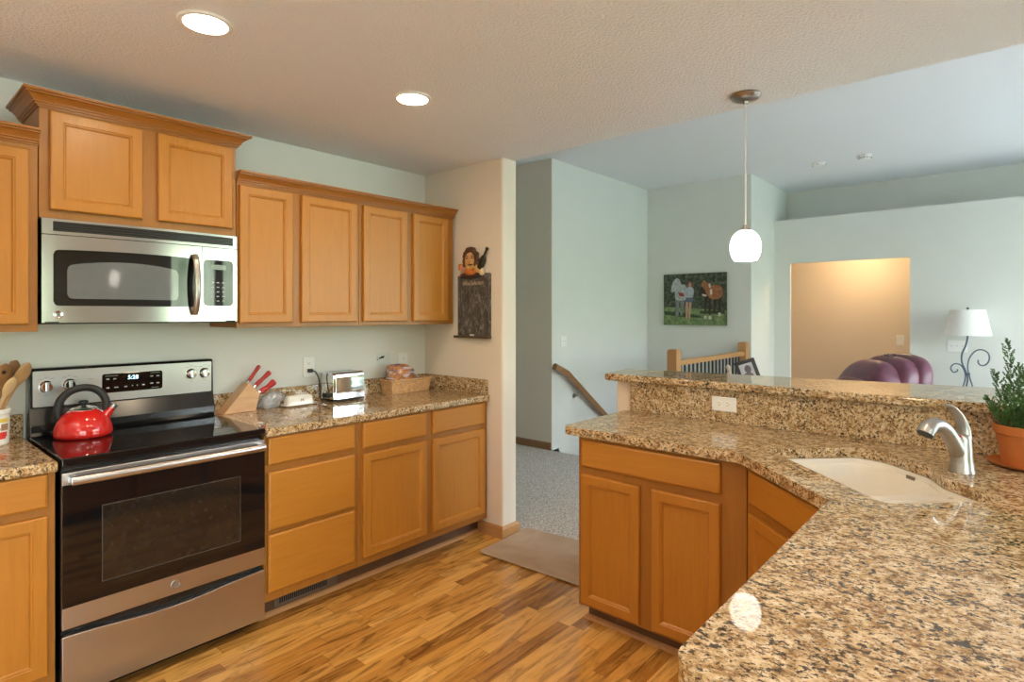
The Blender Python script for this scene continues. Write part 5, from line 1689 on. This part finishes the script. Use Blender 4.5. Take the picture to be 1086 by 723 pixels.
# ------------------------------------------------------------------ behind the bar: console, frame, figurine
t = thing('console_table', 'dark console table hidden behind the raised bar', 'table', (3.75, 1.30, 0.006))
part('top', M['darkwood'], t, lambda bm: box(bm, 3.60, 3.90, 0.95, 1.62, 0.915, 0.945, 0.003, 2))
for x in (3.625, 3.875):
    for y in (0.975, 1.595):
        part('leg', M['darkwood'], t, lambda bm: box(bm, x - 0.02, x + 0.02, y - 0.02, y + 0.02, 0.0065, 0.915))
part('shelf', M['darkwood'], t, lambda bm: box(bm, 3.61, 3.89, 0.96, 1.61, 0.22, 0.24))
def build_frame():
    t = thing('picture_frame', 'dark tilted photo frame standing behind the raised bar by the railing', 'picture frame')
    # local: width along Y (picture right = -Y), leaning back, facing -X
    w, h = 0.125, 0.195
    def f(bm):
        o = [(-w / 2, 0), (w / 2, 0), (w / 2, h), (-w / 2, h)]
        for (a, b, c, d) in ((-w / 2, w / 2, 0, 0.022), (-w / 2, w / 2, h - 0.022, h), (-w / 2, -w / 2 + 0.022, 0, h), (w / 2 - 0.022, w / 2, 0, h)):
            box(bm, 0.0, 0.014, a, b, c, d, 0.002, 1)
    part('frame', M['iron'], t, f)
    part('photo', plain('photo_pale', (0.55, 0.60, 0.74), 0.3, 0.1, 20), t, lambda bm: box(bm, 0.006, 0.010, -w / 2 + 0.02, w / 2 - 0.02, 0.02, h - 0.02))
    part('portrait', plain('photo_dark', (0.12, 0.10, 0.14), 0.3, 0.2, 30), t, lambda bm: (superell(bm, (0.0058, -0.006, 0.135), (0.0012, 0.020, 0.026), 1, 1, None, 18, 10), superell(bm, (0.0058, 0.004, 0.070), (0.0012, 0.034, 0.045), 0.8, 1, None, 18, 10)))
    part('easel_leg', M['iron'], t, lambda bm: tube(bm, [(0.012, 0, h * 0.7), (0.085, 0, 0.028)], 0.006, 6))
    t.location = (3.72, 1.235, 0.969)
    t.rotation_euler = (R(-20), R(12), R(14))
    return t
build_frame()
t = thing('figurine', 'small pale carved figurine standing behind the bar left of the photo frame', 'figurine', (3.74, 1.405, 0.9455))
bm = B()
lathe(bm, [(0, 0.9455), (0.03, 0.9455), (0.032, 0.955), (0.020, 0.985), (0.024, 1.02), (0.018, 1.055), (0.009, 1.068), (0.015, 1.085), (0.014, 1.103), (0.006, 1.114), (0, 1.115)], 3.74, 1.405, 24)
for v in bm.verts:
    v.co.y += 0.006 * math.sin(v.co.z * 40)
obj('body', bm, plain('pale_stone', (0.66, 0.58, 0.50), 0.6), t, 50)
def f(bm):
    for s in (-1, 1):
        tube(bm, smoothpts([(3.735, 1.405 + s * 0.018, 1.05), (3.725, 1.405 + s * 0.03, 1.02), (3.715, 1.405 + s * 0.012, 1.0)], 4), 0.006, 8)
part('arms', plain('pale_stone_arms', (0.66, 0.58, 0.50), 0.6), t, f, 50)

# ------------------------------------------------------------------ recliner and lamp
t = thing('recliner_chair', 'burgundy leather recliner with rounded layered back beyond the bar', 'armchair')
# local frame: faces +X
def f(bm):
    superell(bm, (0.02, 0, 0.30), (0.40, 0.33, 0.16), 0.35, 0.3)
part('base', M['leather'], t, f, 60)
part('seat_cushion', M['leather'], t, lambda bm: superell(bm, (0.10, 0, 0.43), (0.34, 0.27, 0.09), 0.5, 0.4), 60)
for s in (-1, 1):
    part('armrest', M['leather'], t, lambda bm: (superell(bm, (0.05, s * 0.36, 0.36), (0.42, 0.085, 0.30), 0.4, 0.4), superell(bm, (0.05, s * 0.36, 0.62), (0.40, 0.11, 0.07), 0.7, 0.5)), 60)
def pad(xc, zc, rx, ry, rz, tilt, e=0.62):
    return lambda bm: superell(bm, (xc, 0, zc), (rx, ry, rz), e, 0.55, Matrix.Rotation(R(tilt), 3, 'Y'), 40, 22)
part('back_shell', M['leather'], t, pad(-0.40, 0.66, 0.10, 0.36, 0.405, -14), 60)
part('back_pillow', M['leather'], t, pad(-0.27, 0.66, 0.12, 0.35, 0.385, -16), 60)
part('head_pillow', M['leather'], t, pad(-0.10, 0.585, 0.21, 0.35, 0.425, -22, 0.75), 60)
part('lumbar_pillow', M['leather'], t, pad(0.13, 0.50, 0.15, 0.32, 0.36, -30, 0.75), 60)
def f(bm):
    for k in range(9):
        a = R(40 + k * 9)
        yy, zz = -0.30 * math.cos(a), 0.80 + 0.25 * math.sin(a) 
        tube(bm, [(-0.255 - (zz - 0.7) * 0.25, yy, zz), (-0.215 - (zz - 0.7) * 0.25, yy * 0.95, zz - 0.02)], 0.008, 6)
part('back_pleats', plain('burgundy_crease', (0.045, 0.014, 0.025), 0.5), t, f, 60)
part('feet', M['darkwood'], t, lambda bm: [box(bm, x - 0.03, x + 0.03, y - 0.03, y + 0.03, 0.0, 0.15) for x in (-0.28, 0.32) for y in (-0.24, 0.24)])
t.location = (6.30, 1.16, 0.0065)
t.rotation_euler = (0, 0, R(132))

LX, LY = 7.555, 0.380
t = thing('end_table', 'small dark end table under the scroll lamp, hidden by the bar', 'table', (LX, LY, 0.006))
part('top', M['darkwood'], t, lambda bm: box(bm, LX - 0.22, LX + 0.22, LY - 0.25, LY + 0.25, 0.575, 0.605, 0.004, 2))
for x in (-0.19, 0.19):
    for y in (-0.22, 0.22):
        part('leg', M['darkwood'], t, lambda bm: box(bm, LX + x - 0.02, LX + x + 0.02, LY + y - 0.02, LY + y + 0.02, 0.0065, 0.575))
t = thing('table_lamp', 'table lamp with white shade and blue-grey iron scroll base', 'lamp', (LX, LY, 0.605))
def lp(u, z):          # u = metres to the picture right of the stem centre
    return (LX, LY - u, z)
def f(bm):
    r = 0.0085
    tube(bm, smoothpts([lp(0.0, 1.30), lp(0.0, 1.21), lp(-0.015, 1.12), lp(-0.045, 1.03), lp(-0.045, 0.94), lp(-0.015, 0.85), lp(0.0, 0.78), lp(-0.01, 0.70), lp(-0.02, 0.625)], 6), r, 10)
    tube(bm, smoothpts([lp(0.055, 0.625), lp(0.035, 0.72), lp(0.010, 0.82), lp(0.0, 0.90), lp(0.015, 0.99), lp(0.06, 1.06), lp(0.11, 1.078), lp(0.155, 1.055), lp(0.172, 1.01), lp(0.165, 0.96), lp(0.14, 0.925), lp(0.105, 0.92), lp(0.085, 0.945), lp(0.085, 0.975)], 6), r * 0.8, 10)
    tube(bm, smoothpts([lp(-0.06, 0.625), lp(-0.03, 0.72), lp(-0.018, 0.80), lp(-0.03, 0.87), lp(-0.06, 0.915), lp(-0.10, 0.925), lp(-0.132, 0.90), lp(-0.138, 0.865), lp(-0.115, 0.835), lp(-0.085, 0.85), lp(-0.085, 0.87)], 6), r * 0.75, 10)
    tube(bm, [lp(-0.022, 0.826), lp(0.020, 0.826)], 0.013, 10)
part('scroll_stem', M['bluegreyiron'], t, f, 50)
part('base', M['bluegreyiron'], t, lambda bm: lathe(bm, [(0, 0.6055), (0.085, 0.6055), (0.085, 0.615), (0.07, 0.625), (0, 0.628)], LX, LY, 32), 40)
part('shade', M['shade'], t, lambda bm: lathe(bm, [(0.196, 1.222), (0.146, 1.483), (0.143, 1.483), (0.193, 1.222)], LX, LY, 56, False), 60)
part('finial', M['iron'], t, lambda bm: lathe(bm, [(0.0, 1.30), (0.005, 1.30), (0.005, 1.488), (0.012, 1.492), (0.013, 1.50), (0.006, 1.508), (0, 1.51)], LX, LY, 16), 50)
part('shade_spider', M['iron'], t, lambda bm: [tube(bm, [(LX, LY, 1.478), (LX + 0.144 * math.cos(a), LY + 0.144 * math.sin(a), 1.478)], 0.002, 6) for a in (0.3, 0.3 + 2 * PI / 3, 0.3 + 4 * PI / 3)])
